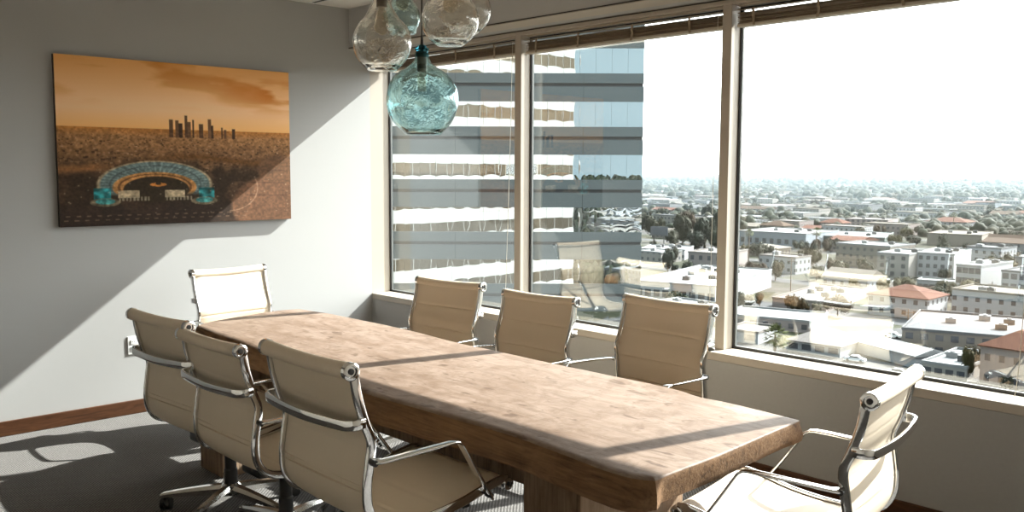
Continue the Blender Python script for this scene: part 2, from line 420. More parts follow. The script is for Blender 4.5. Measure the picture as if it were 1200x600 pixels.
# ------------------------------------------------------------------ canvas print
def paint(W, H):
    """the printed view: evening sky, far city with a cluster of tall blocks, a stadium bowl among dark trees, parking ground"""
    g = np.random.default_rng(3)
    u = (np.arange(W)+.5)/W; v = (np.arange(H)+.5)/H
    U, V = np.meshgrid(u, v)                      # V = 0 at the top
    def vn(fx, fy, seed, oct=4):
        r = np.random.default_rng(seed); o = np.zeros((H, W)); a = 1; tot = 0
        for k in range(oct):
            nx, ny = int(fx*2**k)+2, int(fy*2**k)+2
            q = r.random((ny+1, nx+1)); X = U*(nx-1); Y = V*(ny-1)
            i = X.astype(int); j = Y.astype(int); fx_ = X-i; fy_ = Y-j
            fx_ = fx_*fx_*(3-2*fx_); fy_ = fy_*fy_*(3-2*fy_)
            o += a*((q[j, i]*(1-fx_)+q[j, i+1]*fx_)*(1-fy_)+(q[j+1, i]*(1-fx_)+q[j+1, i+1]*fx_)*fy_); tot += a; a *= .5
        return o/tot
    def lerp(A, B, t): t = np.clip(t, 0, 1)[..., None]; return A*(1-t)+B*t
    C = lambda r, g_, b: np.array([r, g_, b], float)/255
    hz = .41                                        # horizon
    img = np.zeros((H, W, 3))
    s = V/hz
    img[:] = lerp(lerp(np.broadcast_to(C(192, 140, 84), img.shape), np.broadcast_to(C(205, 166, 126), img.shape), s*1.6), np.broadcast_to(C(200, 150, 92), img.shape), (s-.72)*3.2)
    cl = vn(3, 9, 11, 5); band = np.clip((cl-.50)*7, 0, 1)*np.clip(1.15-s*1.6, 0, 1)
    img = lerp(img, np.broadcast_to(C(168, 108, 50), img.shape), band*.8)
    cl2 = vn(4, 14, 5, 4); right = np.clip((U-.60)*3.5, 0, 1)*np.exp(-((V-.10-.06*U)/.10)**2)
    img = lerp(img, np.broadcast_to(C(170, 100, 40), img.shape), np.clip((cl2-.36)*6, 0, 1)*right*.9)
    # ground
    gm = V > hz
    base = lerp(np.broadcast_to(C(128, 92, 58), img.shape), np.broadcast_to(C(58, 43, 31), img.shape), (V-hz)*3.2)
    sp = g.random((H, W)); sp2 = vn(70, 70, 21, 2); sp3 = vn(9, 14, 22, 3)
    city = base*(.85+.5*sp2)[..., None]
    for k in range(1500):                             # roofs of the printed city, larger toward the front
        y = hz+.012+.25*g.random()**1.4; x = g.random(); q = (y-hz)/.25; rw = int(1.6+q*8*g.random()); rh = int(1.2+q*4*g.random())
        i = int(y*H); j = int(x*W); tone = g.choice([0, 1, 1, 2, 2])
        city[i:i+rh, j:j+rw] = city[i:i+rh, j:j+rw]*.35+.65*np.array([[.64, .50, .37], [.48, .35, .24], [.20, .14, .09]][tone])*(1.05-.25*q)
    haze = np.clip(1-(V-hz)/.05, 0, 1)
    city = lerp(city, np.broadcast_to(C(148, 92, 40), img.shape), haze*.75)
    img = np.where(gm[..., None], city, img)
    # belts of dark trees
    wood = np.clip((vn(14, 12, 31, 4)-.36)*6, 0, 1)*np.clip((V-.58)*12, 0, 1)*np.clip(1.25-np.abs(U-.42)*1.4, 0, 1)
    img = lerp(img, np.broadcast_to(C(36, 28, 20), img.shape), wood*.85)
    hill = np.exp(-((V-.60-.02*np.sin(U*9))/.022)**2)*np.clip((U-.28)*4, 0, 1)
    img = lerp(img, np.broadcast_to(C(80, 52, 26), img.shape), hill*.8)
    low = np.clip((V-.82)*9, 0, 1)*np.clip((.80-U)*6, 0, 1)
    img = lerp(img, np.broadcast_to(C(40, 31, 26), img.shape), low*.85)
    # left tan slope
    ls = np.exp(-((V-(.665-.10*U))/.024)**2)*np.clip((.24-U)*9, 0, 1)
    img = lerp(img, np.broadcast_to(C(112, 76, 46), img.shape), ls)
    # parking ground at right
    ex, ey = (U-1.02)/.32, (V-.90)/.24
    pk = np.clip((1.0-(ex**2+ey**2))*9, 0, 1)
    pc = np.broadcast_to(C(88, 63, 46), img.shape)*(.9+.2*vn(40, 40, 41, 2))[..., None]
    img = lerp(img, pc, pk)
    pk2 = np.clip((1-(((U-.95)/.12)**2+((V-.66)/.10)**2))*6, 0, 1)*.8
    img = lerp(img, np.broadcast_to(C(88, 64, 46), img.shape), pk2)
    for yy in (.66, .745, .83):
        ln = np.exp(-((V-yy-.03*(U-.8))/.0035)**2)*(U > .78)*(U < .97)
        img = lerp(img, np.broadcast_to(C(66, 46, 34), img.shape), ln*.8)
    rd = np.abs(np.sqrt(((U-.70)/.135)**2+((V-.78)/.15)**2)-1)
    img = lerp(img, np.broadcast_to(C(176, 144, 118), img.shape), np.exp(-(rd/.022)**2)*(U > .70)*(V > .72)*.4)
    # tall blocks on the horizon
    blocks = [(0.449, .016, .105), (0.474, .013, .10), (0.490, .016, .085), (0.513, .011, .135), (0.527, .014, .095), (0.544, .008, .11), (0.579, .018, .085), (0.617, .013, .115), (0.629, .01, .075), (0.672, .008, .065), (0.687, .01, .05), (0.727, .014, .058)]
    for i, (bx, bw, bh) in enumerate(blocks):
        mk = (np.abs(U-bx) < bw/2)*(V < hz+.05)*(V > hz+.045-bh)
        mk = mk.astype(float)*(1 if i % 3 else .92)
        c = [C(62, 44, 32), C(84, 60, 42), C(52, 38, 28)][i % 3]
        img = lerp(img, np.broadcast_to(c, img.shape)*(.9+.25*sp2)[..., None], mk)
    # stadium bowl
    cx, cy = .382, .755
    def ell(rx, ry, ox=0, oy=0): return np.sqrt(((U-cx-ox)/rx)**2+((V-cy-oy)/ry)**2)
    e = ell(.245, .150)
    ang = np.arctan2(V-cy, (U-cx)*.6)
    openb = np.clip((V-cy-.045)*40, 0, 1)            # the bowl opens toward the viewer
    ring = np.clip((1-e)*30, 0, 1)
    img = lerp(img, np.broadcast_to(C(128, 112, 88), img.shape)*(.7+.6*sp2)[..., None], ring*(1-openb)*np.clip((e-.90)*40, 0, 1))
    deck = ring*(1-openb)*np.clip((.95-e)*30, 0, 1)
    dk = np.broadcast_to(C(84, 98, 96), img.shape)*(.72+.2*(np.sin(ang*46) > .5)+.35*sp2)[..., None]
    img = lerp(img, dk, deck)
    d2 = (np.abs(e-.77) < .018)*(1-openb)
    img = lerp(img, np.broadcast_to(C(58, 66, 66), img.shape), d2.astype(float)*.8)
    e2 = ell(.178, .096, -.005, .016)
    img = lerp(img, np.broadcast_to(C(140, 98, 56), img.shape)*(.75+.5*sp2)[..., None], np.clip((1-e2)*30, 0, 1)*(1-openb))
    img = lerp(img, np.broadcast_to(C(70, 46, 28), img.shape), (np.abs(e2-.84) < .03).astype(float)*(1-openb)*.8)
    e3 = ell(.14, .082, .0, .03)
    img = lerp(img, np.broadcast_to(C(40, 32, 22), img.shape), np.clip((1-e3)*30, 0, 1))
    e4 = ell(.036, .012, .006, .0)
    img = lerp(img, np.broadcast_to(C(160, 100, 46), img.shape), np.clip((1-e4)*20, 0, 1))
    e5 = ell(.012, .008, .006, -.006)
    img = lerp(img, np.broadcast_to(C(40, 32, 22), img.shape), np.clip((1-e5)*20, 0, 1))
    for sx, lo in ((-.22, 0), (.215, 1)):            # blue-green end stands
        q = ((np.abs(U-cx-sx) < .034) & (np.abs(V-cy-.055) < .035)).astype(float)
        img = lerp(img, np.broadcast_to(C(40, 128, 132), img.shape)*(.25+1.0*vn(50, 50, 51, 1))[..., None], q*.85)
        q = (np.clip((1-np.sqrt(((U-cx-sx*.95)/.062)**2+((V-cy-.105)/.026)**2))*14, 0, 1))
        img = lerp(img, np.broadcast_to(C(104, 92, 72), img.shape)*(.5+.9*sp2)[..., None], q*.8)
        q = (np.clip((1-np.sqrt(((U-cx-sx*.95)/.040)**2+((V-cy-.10)/.018)**2))*14, 0, 1))
        img = lerp(img, np.broadcast_to(C(56, 138, 140), img.shape)*(.5+.8*sp2)[..., None], q*.8)
    for sx in (-.115, .075):                          # pavilions in the outfield
        q = ((np.abs(U-cx-sx) < .042) & (np.abs(V-cy-.058) < .022)).astype(float)
        img = lerp(img, np.broadcast_to(C(164, 146, 118), img.shape)*(.6+.7*sp2)[..., None], q*.85)
        q = ((np.abs(U-cx-sx-.02) < .062) & (np.abs(V-cy-.086) < .012) & (np.sin(U*420) > -.2)).astype(float)
        img = lerp(img, np.broadcast_to(C(128, 118, 98), img.shape), q*.75)
    for k in range(60):                               # specks of light in the trees
        x, y = g.random(), .66+.3*g.random()
        q = np.exp(-(((U-x)/.003)**2+((V-y)/.003)**2)); img = lerp(img, np.broadcast_to(C(170, 150, 125), img.shape), q*.6)
    for yy in (.94, .965):
        q = (np.abs(V-yy) < .004)*(np.sin(U*160+yy*50) > .2)*(U < .8); img = lerp(img, np.broadcast_to(C(110, 88, 70), img.shape), q.astype(float)*.6)
    tx = (.78+.44*vn(120, 90, 77, 2))[..., None]
    img = np.where(gm[..., None], img*tx, img)
    q = img.copy(); q[1:-1, 1:-1] = (img[1:-1, 1:-1]*4+img[:-2, 1:-1]+img[2:, 1:-1]+img[1:-1, :-2]+img[1:-1, 2:])/8
    return np.clip(q, 0, 1)
def s2l(a): return np.where(a <= .04045, a/12.92, ((a+.055)/1.055)**2.4)
PW, PH = 420, 280
IMG = np.clip(s2l(paint(PW, PH))*1.55, 0, .93)
y0, y1, z0, z1, th = -2.226, -.700, 1.199, 2.211, .036
nx, ny = PW+1, PH+1
YY, ZZ = np.meshgrid(np.linspace(y0, y1, nx), np.linspace(z1, z0, ny))
co = np.stack([np.full_like(YY, th), YY, ZZ], -1).reshape(-1, 3)
idx = np.arange(nx*ny).reshape(ny, nx)
quads = np.stack([idx[:-1, :-1], idx[1:, :-1], idx[1:, 1:], idx[:-1, 1:]], -1).reshape(-1, 4)
t = empty('canvas_picture', (0, 0, 0)); tag(t, 'large canvas print of a stadium and city at sunset on the wall', 'picture')
me = bpy.data.meshes.new('printed_face'); me.from_pydata(co.tolist(), [], quads.tolist())
at = me.color_attributes.new('print', 'FLOAT_COLOR', 'CORNER')
colr = np.ones((PW*PH, 4, 4), np.float32); colr[:, :, :3] = IMG.reshape(-1, 1, 3)
at.data.foreach_set('color', colr.ravel())
k = NT('canvas_print'); a = k.n('VertexColor', layer_name='print'); v = k.coord('Object')
k.bsdf(k.mix(1.0, a.outputs[0], (1.0, 1.0, 1.0), 'MULTIPLY'), .7, normal=k.bump(k.noise(v, 700, 2), .15, .001), spec=.15)
link('printed_face', me, k.m, t)
bm = bmesh.new(); box(bm, .002, th-.0006, y0, y1, z0, z1, .002)
obj('canvas_edge', bm, plain('canvas_edge_cloth', (.05, .036, .024), .8, var=.3, scale=14), t)
# ------------------------------------------------------------------ slab table
def sc(x, y): return (CAM.x+(x-CAM.x)*1.0375, CAM.y+(y-CAM.y)*1.0375)
TX, TY = sc(2.76, -1.72); DZ = -.03
t = empty('conference_table', (TX, TY, 0)); tag(t, 'long thick wooden slab conference table with block legs', 'table')
far = [(1.165, -1.302), (1.35, -1.275), (1.541, -1.262), (2.127, -1.258), (2.60, -1.294), (2.80, -1.288), (3.2, -1.296), (3.76, -1.285), (3.94, -1.318), (4.07, -1.312), (4.335, -1.334)]
end = [(4.35, -1.50), (4.362, -1.684), (4.375, -1.88), (4.378, -2.046), (4.380, -2.135)]
near = [(4.30, -2.165), (4.15, -2.158), (3.95, -2.135), (3.82, -2.128), (3.40, -2.140), (3.08, -2.150), (2.5, -2.09), (1.84, -2.02), (1.32, -1.985)]
left = [(1.245, -1.86), (1.145, -1.48)]
loop = []; 
def seg(pts, n):
    c = catmull([(a, b, 0) for a, b in pts], n); return [(p.x, p.y) for p in c]
o_far, o_end, o_near, o_left = seg(far, 6), seg([far[-1]]+end, 5)[1:], seg([end[-1]]+near, 8)[1:], seg([near[-1]]+left+[far[0]], 8)[1:-1]
side = ['f']*len(o_far)+['e']*len(o_end)+['n']*len(o_near)+['l']*len(o_left)
loop = [sc(*q) for q in o_far+o_end+o_near+o_left]
loop = loop[::-1]; side = side[::-1]
# make counter-clockwise
A = sum(a[0]*b[1]-b[0]*a[1] for a, b in zip(loop, loop[1:]+loop[:1]))
if A < 0: loop = loop[::-1]; side = side[::-1]
n = len(loop); rr = random.Random(4)
def nrm(i):
    a = Vector((*loop[i-1], 0)); b = Vector((*loop[(i+1) % n], 0)); d = (b-a).normalized(); return Vector((d.y, -d.x, 0))
N = [nrm(i) for i in range(n)]
prof = {'n': [(-.030, .750), (-.012, .7475), (-.002, .741), (.010, .728), (.034, .700), (.042, .680), (.036, .660), (.0, .650)],
        'f': [(-.012, .750), (-.004, .7485), (.002, .743), (.008, .730), (.024, .715), (.030, .698), (.020, .680), (-.02, .672)],
        'e': [(-.006, .750), (-.001, .7485), (.001, .745), (.001, .730), (.000, .710), (-.002, .690), (-.006, .672), (-.02, .664)],
        'l': [(-.006, .750), (-.001, .7485), (.001, .745), (.001, .730), (.000, .710), (-.002, .690), (-.006, .672), (-.02, .664)]}
wob = [[0]*8 for _ in range(n)]
from mathutils import noise as mn
bm = bmesh.new(); rings = []
for L in range(8):
    ring = []
    for i in range(n):
        # blend profiles near the corners
        w = {}
        for dlt in (-2, -1, 0, 1, 2): w[side[(i+dlt) % n]] = w.get(side[(i+dlt) % n], 0)+1
        off = sum(prof[s][L][0]*c for s, c in w.items())/5; z = sum(prof[s][L][1]*c for s, c in w.items())/5
        p = Vector((*loop[i], 0))
        amp = [.0, .002, .003, .004, .007, .008, .007, .006][L]
        if side[i] in 'nf': amp *= 1.4
        else: amp *= .5
        q = mn.noise(Vector((p.x*5, p.y*5, L*.35)))*amp + mn.noise(Vector((p.x*17, p.y*17, L*.6)))*amp*.5
        zz = z + (mn.noise(Vector((p.x*3, p.y*3, 9)))*.007 if L > 5 else 0)
        ring.append(bm.verts.new(p+N[i]*(off+q)+Vector((-TX, -TY, zz+DZ))))
    rings.append(ring)
for L in range(7):
    for i in range(n):
        f = bm.faces.new((rings[L][i], rings[L+1][i], rings[L+1][(i+1) % n], rings[L][(i+1) % n]))
        f.material_index = 0 if L < 2 else 1
f = bm.faces.new(rings[0]); f.material_index = 0
f = bm.faces.new(rings[-1][::-1]); f.material_index = 1
bmesh.ops.triangulate(bm, faces=[f for f in bm.faces if len(f.verts) > 4])
obj('tabletop', bm, [M['table_top'], M['table_edge']], t, smooth=50)
LY0, LY1 = sc(0, -2.05)[1], sc(0, -1.545)[1]
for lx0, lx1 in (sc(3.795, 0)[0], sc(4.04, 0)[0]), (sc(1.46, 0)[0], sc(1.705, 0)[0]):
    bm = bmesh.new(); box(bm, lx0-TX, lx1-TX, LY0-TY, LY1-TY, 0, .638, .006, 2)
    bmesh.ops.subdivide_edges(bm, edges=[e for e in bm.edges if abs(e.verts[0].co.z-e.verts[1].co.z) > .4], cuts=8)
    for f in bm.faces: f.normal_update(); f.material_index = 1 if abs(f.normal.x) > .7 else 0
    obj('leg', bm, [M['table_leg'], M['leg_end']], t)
bm = bmesh.new(); box(bm, sc(1.70, 0)[0]-TX, sc(3.80, 0)[0]-TX, -.13, .02, .42, .632, .006)
obj('stretcher_beam', bm, M['table_leg'], t)

# ------------------------------------------------------------------ chairs
RAILP = catmull([(0, -.304, .888), (0, -.292, .82), (0, -.270, .745), (0, -.247, .682), (0, -.254, .615), (0, -.263, .545), (0, -.257, .478), (0, -.222, .425), (0, -.155, .402), (0, -.05, .398), (0, .09, .413), (0, .20, .438), (0, .262, .450), (0, .293, .447)], 5)
def sling_mesh():
    bm = bmesh.new(); P = RAILP
    # arc-length parameter
    L = [0]
    for a, b in zip(P, P[1:]): L.append(L[-1]+(b-a).length)
    hw = .2385; nx_ = 14
    seams = [.115, .245, .375, .62, .76]
    rows_f, rows_b = [], []
    fine = []
    for i in range(len(P)-1):
        for k in range(3): fine.append((P[i].lerp(P[i+1], k/3), L[i]+(L[i+1]-L[i])*k/3))
    fine.append((P[-1], L[-1]))
    for i, (p, s) in enumerate(fine):
        a = fine[max(i-1, 0)][0]; b = fine[min(i+1, len(fine)-1)][0]
        tg = (b-a).normalized(); nr = Vector((0, -tg.z, tg.y))
        if nr.y < 0 and s < .35: nr = -nr
        if s >= .35 and nr.z < 0: nr = -nr
        g = sum(math.exp(-((s-q)/.0045)**2) for q in seams)
        pu = 1-g
        rf, rb = [], []
        for j in range(nx_+1):
            u = -1+2*j/nx_; x = u*hw
            sag = -(1-u*u)*.006
            edge = 1-abs(u)**10
            th_f = (.004+.0045*pu)*edge+.001; th_b = (.003+.001*pu)*edge+.001
            rf.append(bm.verts.new(p+Vector((x, 0, 0))+nr*(sag+th_f))); rb.append(bm.verts.new(p+Vector((x, 0, 0))+nr*(sag-th_b)))
        rows_f.append(rf); rows_b.append(rb)
    m = len(fine)
    for i in range(m-1):
        for j in range(nx_):
            bm.faces.new((rows_f[i][j], rows_f[i][j+1], rows_f[i+1][j+1], rows_f[i+1][j]))
            bm.faces.new((rows_b[i][j+1], rows_b[i][j], rows_b[i+1][j], rows_b[i+1][j+1]))
        for j, a, b in ((0, rows_b, rows_f), (nx_, rows_f, rows_b)):
            bm.faces.new((a[i][j], b[i][j], b[i+1][j], a[i+1][j]))
    for i in (0, m-1):
        for j in range(nx_): bm.faces.new((rows_f[i][j], rows_b[i][j], rows_b[i][j+1], rows_f[i][j+1]))
    return bm
def roll(bm, c, r, hw, squash=1.0):
    pts = []; sc = []
    for j in range(17):
        u = -1+2*j/16; pts.append(Vector((u*hw, c[0], c[1]-(1-u*u)*.006))); sc.append((.93+.07*abs(u)**3) if abs(u) < .999 else .96)
    sweep(bm, pts, circ(r, 18), side=(0, 0, 1), scale=sc)

def make_chair():
    root = empty('office_chair')
    U = []                                             # the parts that rise with the gas lift
    bm = sling_mesh()
    roll(bm, (-.316, .903), .026, .239); roll(bm, (.297, .431), .020, .239)
    U.append(obj('upholstery', bm, M['leather'], root, smooth=40))
    for s in (-1, 1):
        bm = bmesh.new()
        sweep(bm, [p+Vector((s*.2465, 0, 0)) for p in RAILP], rect(.013, .030, .004), side=(1, 0, 0))
        rl = obj('side_rail', bm, M['chrome'], root, smooth=35); U.append(rl)
        for (cy, cz, r) in ((-.316, .903, .0275), (.297, .431, .021)):
            bm = bmesh.new()
            xa, xb = s*.2385, s*.257
            prof_ = [(r, xa), (r, xb-s*.002), (r-.003, xb), (r*.62, xb), (r*.55, xb-s*.006), (0, xb-s*.006)]
            rg = lathe(bm, prof_, 20, cap0=True)
            for v in bm.verts: v.co = Vector((v.co.z, cy+v.co.x, cz+v.co.y))
            cp = obj('end_cap', bm, M['chrome'], rl, smooth=35)
            bm = bmesh.new(); lathe(bm, [(r*.34, xb-s*.0065), (r*.34, xb-s*.003), (0, xb-s*.002)], 12, cap0=True)
            for v in bm.verts: v.co = Vector((v.co.z, cy+v.co.x, cz+v.co.y))
            obj('screw', bm, M['black'], rl, smooth=35)
        bm = bmesh.new()
        pts = catmull([(s*.253, -.243, .622), (s*.272, -.220, .626), (s*.282, -.12, .631), (s*.286, -.03, .634), (s*.286, .025, .635)], 5)
        pts += catmull([(s*.286, .045, .633), (s*.285, .062, .622), (s*.283, .078, .600), (s*.274, .135, .515), (s*.264, .195, .430), (s*.258, .212, .405)], 5)
        sweep(bm, pts, rect(.030, .009, .003), side=(1, 0, 0))
        ar = obj('armrest', bm, M['chrome'], root, smooth=35); U.append(ar)
        for by, bz in ((-.248, .622), (.205, .418)):
            bm = bmesh.new(); cyl(bm, (s*.246, by, bz), (s*.272, by, bz), .0095, 14); obj('fixing_bolt', bm, M['black'], ar, smooth=35)
    bm = bmesh.new()
    pts = catmull([(-.252, -.272, .745), (-.256, -.296, .745), (-.245, -.318, .744), (-.20, -.330, .741), (0, -.338, .735), (.20, -.330, .741), (.245, -.318, .744), (.256, -.296, .745), (.252, -.272, .745)], 5)
    sweep(bm, pts, rect(.032, .011, .004), side=(0, 0, 1))
    U.append(obj('back_stretcher', bm, M['chrome'], root, smooth=35))
    bm = bmesh.new()
    for y, z in ((-.13, .388), (.12, .402)): box(bm, -.246, .246, y-.016, y+.016, z-.012, z+.002, .004)
    U.append(obj('seat_crossbar', bm, M['black'], root))
    bm = bmesh.new(); box(bm, -.075, .075, -.16, .15, .335, .382, .014, 3); box(bm, -.045, .045, -.06, .06, .31, .345, .01, 2)
    cyl(bm, (.07, .05, .36), (.20, .06, .355), .006, 10); box(bm, .19, .245, .045, .075, .349, .359, .004)
    cyl(bm, (0, .14, .355), (0, .20, .347), .02, 14)
    U.append(obj('tilt_mechanism', bm, M['black'], root, smooth=35))
    bm = bmesh.new(); cyl(bm, (0, 0, .27), (0, 0, .345), .014, 18)
    pi = obj('gas_piston', bm, M['chrome'], root, smooth=35); U.append(pi)
    bm = bmesh.new(); lathe(bm, [(0, .10), (.030, .10), (.030, .19), (.026, .195), (.026, .285), (.02, .292), (0, .292)], 22)
    obj('column_cover', bm, M['black'], root, smooth=35)
    bm = bmesh.new(); lathe(bm, [(0, .070), (.040, .072), (.046, .085), (.044, .118), (.033, .128), (0, .128)], 24)
    obj('base_hub', bm, M['polished'], root, smooth=35)
    for kx in range(5):
        a = R(72*kx); rot = Matrix.Rotation(a, 4, 'Z')
        bm = bmesh.new()
        P2 = [Vector((.03, 0, .098)), Vector((.12, 0, .093)), Vector((.22, 0, .084)), Vector((.30, 0, .074)), Vector((.318, 0, .068))]
        rings_ = []
        for p, w, h in zip(P2, (.027, .024, .020, .017, .012), (.024, .020, .015, .011, .008)):
            rings_.append([bm.verts.new(rot @ (p+Vector((0, sx*w, sz*h)))) for sx, sz in ((-1, -.9), (1, -.9), (1, .3), (.55, 1), (-.55, 1), (-1, .3))])
        for q in range(4):
            for j in range(6): bm.faces.new((rings_[q][j], rings_[q][(j+1) % 6], rings_[q+1][(j+1) % 6], rings_[q+1][j]))
        bm.faces.new(rings_[0][::-1]); bm.faces.new(rings_[-1])
        lg = obj('base_leg', bm, M['polished'], root, smooth=30)
        bm = bmesh.new()
        tip = Vector((.298, 0, 0)); ax = R(40*kx)
        cyl(bm, rot @ (tip+Vector((0, 0, .045))), rot @ (tip+Vector((0, 0, .068))), .007, 10)
        d = Vector((math.cos(ax), math.sin(ax), 0)); e = Vector((-d.y, d.x, 0)); c0 = rot @ tip + d*.016 + Vector((0, 0, .0265))
        for s in (-1, 1): cyl(bm, c0+e*(s*.006), c0+e*(s*.022), .0262, 18)
        cyl(bm, c0-e*.02, c0+e*.02, .011, 10)
        sweep(bm, [c0+d*(-.03*math.cos(w_))+Vector((0, 0, .030*math.sin(w_))) for w_ in np.linspace(.5, 2.9, 9)], rect(.03, .004), side=e)
        obj('caster', bm, M['black'], lg, smooth=35)
    return root, [o.name.split('.')[0] for o in U]
proto, RISE = make_chair()
RISE = set(RISE)
# (mid of the top roll x, y; facing angle of the chair; height of the top roll; base turn; label)
def place(o, mx, my, ang, zt, bt):
    a = R(ang); f = Vector((math.cos(a), math.sin(a), 0))       # facing direction
    c = Vector((mx, my, 0)) + f*.316
    o.location = c; o.rotation_euler = (0, 0, a-math.pi/2)
    for ch in o.children:
        nm = ch.name.split('.')[0]
        if nm in RISE: ch.location.z = zt-.903
        if nm in ('base_leg',): ch.rotation_euler = (0, 0, R(bt))
CH = [
      (3.365, -2.562, 89.6, 0.971, 20, 'nearest of the three cream chairs seen from behind on the near side of the table'),
      (2.463, -2.451, 90.3, 0.882, 44, 'middle one of the three cream chairs seen from behind along the table'),
      (1.992, -2.452, 94.1, 0.91, 10, 'farthest of the three cream chairs seen from behind, beside the power outlet'),
      (1.769, -0.685, 277.6, 0.901, 5, 'cream chair by the leftmost window, farthest of the three window-side chairs'),
      (2.449, -0.637, 273.2, 0.887, 30, 'cream chair in front of the middle window, between two other window-side chairs'),
      (3.293, -0.656, 268.6, 0.946, 50, 'cream chair by the post of the right window, nearest of the window-side chairs'),
      (0.483, -1.398, 5.1, 0.919, 15, 'bright white sunlit chair at the far head of the table against the wall'),
      (4.587, -1.211, 189.0, 0.885, 33, 'bright sunlit chair at the near end of the table, turned sideways'),
]
for i, (mx, my, an, zt, bt, lab) in enumerate(CH):
    o = proto if i == 0 else copy_tree(proto)
    place(o, mx, my, an, zt, bt); tag(o, lab, 'chair', 'office chairs around the table')

# ------------------------------------------------------------------ glass pendants
def pendant(kind, x, y, zb, rad, h, label, flat=.5):
    """blown bottle-shaped globe: zb bottom, rad max radius, h height"""
    t = empty('pendant_lamp', (x, y, zb)); tag(t, label, 'lamp', 'blown glass pendant lamps')
    b = flat*rad
    prof_ = [(0, .004*h), (b*.82, .0), (b*.95, .004*h), (b*1.03, .015*h)]
    zc = rad*.93
    ts = np.linspace(math.asin(min(1, (zc-.02*h)/rad))*-1+.0, R(52), 16)
    for a in ts:
        r_, z_ = rad*math.cos(a), zc+rad*math.sin(a)
        if r_ > b*1.08 or a > 0: prof_.append((r_, z_))
    zt = prof_[-1][1]; rn = .023
    r0 = prof_[-1][0]
    body = prof_[:]
    nk = []
    for k in range(1, 8):
        f = k/7; nk.append((r0+(rn*1.25-r0)*(1-(1-f)**1.7), zt+(h*.86-zt)*f))
    nk2 = [(rn*1.2, h*.90), (rn*1.05, h*.93), (rn*1.3, h*.945), (rn*1.28, h*.957), (rn*.9, h*.965), (rn*.75, h*.985), (rn*.3, h)]
    full = body+nk; th = .0035
    inner = []
    for i, (r_, z_) in enumerate(full):
        a_ = full[max(i-1, 0)]; c_ = full[min(i+1, len(full)-1)]; d_ = Vector((c_[0]-a_[0], c_[1]-a_[1])); d_.normalize()
        t2 = th*(3.0 if z_ < .03*h else 1)
        inner.append((max(r_-d_.y*t2, 0), z_+d_.x*t2) if r_ > 0 else (0, z_+t2))
    bm = bmesh.new(); sd = random.random()*50
    ro = lathe(bm, full, 64); ri = lathe(bm, inner, 64)
    for j in range(64): bm.faces.new((ro[-1][j], ro[-1][(j+1) % 64], ri[-1][(j+1) % 64], ri[-1][j]))
    outer = {v for rg in ro for v in rg}
    for v in bm.verts:
        d = Vector((v.co.x, v.co.y, 0))
        if d.length > .03 and v.co.z < h*.8:
            q = mn.noise(v.co*8+Vector((sd, 0, 0)))*.006
            if v in outer: q += mn.noise(v.co*26+Vector((0, sd, 0)))*.0014
            v.co += d.normalized()*q
    sh = obj('glass_shade', bm, {'clear': M['globe_clear'], 'aqua': M['globe_aqua'], 'pale': M['globe_pale']}[kind], t, smooth=80)
    bm = bmesh.new(); lathe(bm, [nk[-1]]+nk2, 32)
    obj('glass_neck', bm, M['globe_teal_neck'] if kind == 'aqua' else M['globe_clear' if kind == 'clear' else 'globe_pale'], sh, smooth=80)
    bm = bmesh.new()
    zs = h*.70
    lathe(bm, [(0, zs), (.021, zs), (.021, zs+.075), (.012, zs+.085), (0, zs+.085)], 18); s = obj('socket', bm, M['socket'], t, smooth=35)
    bm = bmesh.new()
    lathe(bm, [(.012, zs), (.015, zs-.012), (.027, zs-.05), (.029, zs-.075), (.022, zs-.094), (.01, zs-.103), (0, zs-.105)] if kind != 'aqua' else [(.016, zs), (.018, zs-.01), (.018, zs-.07), (.012, zs-.08), (0, zs-.082)], 20)
    obj('bulb', bm, M['bulb'], s, smooth=80)
    bm = bmesh.new(); cyl(bm, (0, 0, zs+.085), (0, 0, ZC-zb-.02), .0035, 8); lathe(bm, [(.004, h+.04), (.007, h+.0), (.010, h-.02), (0, h-.02)], 12); obj('cord', bm, M['black'], t)
    bm = bmesh.new(); lathe(bm, [(0, ZC-zb-.022), (.05, ZC-zb-.02), (.055, ZC-zb-.003), (.055, ZC-zb), (0, ZC-zb)], 28); obj('ceiling_rose', bm, M['socket'], t, smooth=35)
    return t
# ---- pendants placed from sight lines at a chosen distance in front of the camera
def at_depth(px, py, d):
    v = ray(px, py); return CAM+v*d
for kind, px, pyb, d, rpx, hpx, fl, lab in [
    ('aqua', 495, 158, 3.85, 42.5, 104, .50, 'large aqua blue glass pendant lamp hanging lowest'),
    ('clear', 448, 83, 3.62, 34.5, 104, .50, 'clear glass pendant lamp leftmost of the cluster'),
    ('clear', 528, 54, 3.55, 33.5, 100, .48, 'clear glass pendant lamp with a round bulb right of the black cord'),
    ('clear', 545, 40, 4.05, 31, 92, .50, 'clear glass pendant lamp partly hidden at the right of the cluster'),
    ('pale', 472, 40, 3.98, 21, 80, .72, 'small pale blue glass pendant lamp partly behind the leftmost globe')]:
    p = at_depth(px, pyb, d)
    pendant(kind, p.x, p.y, p.z, rpx*d/F, hpx*d/F, lab, fl)
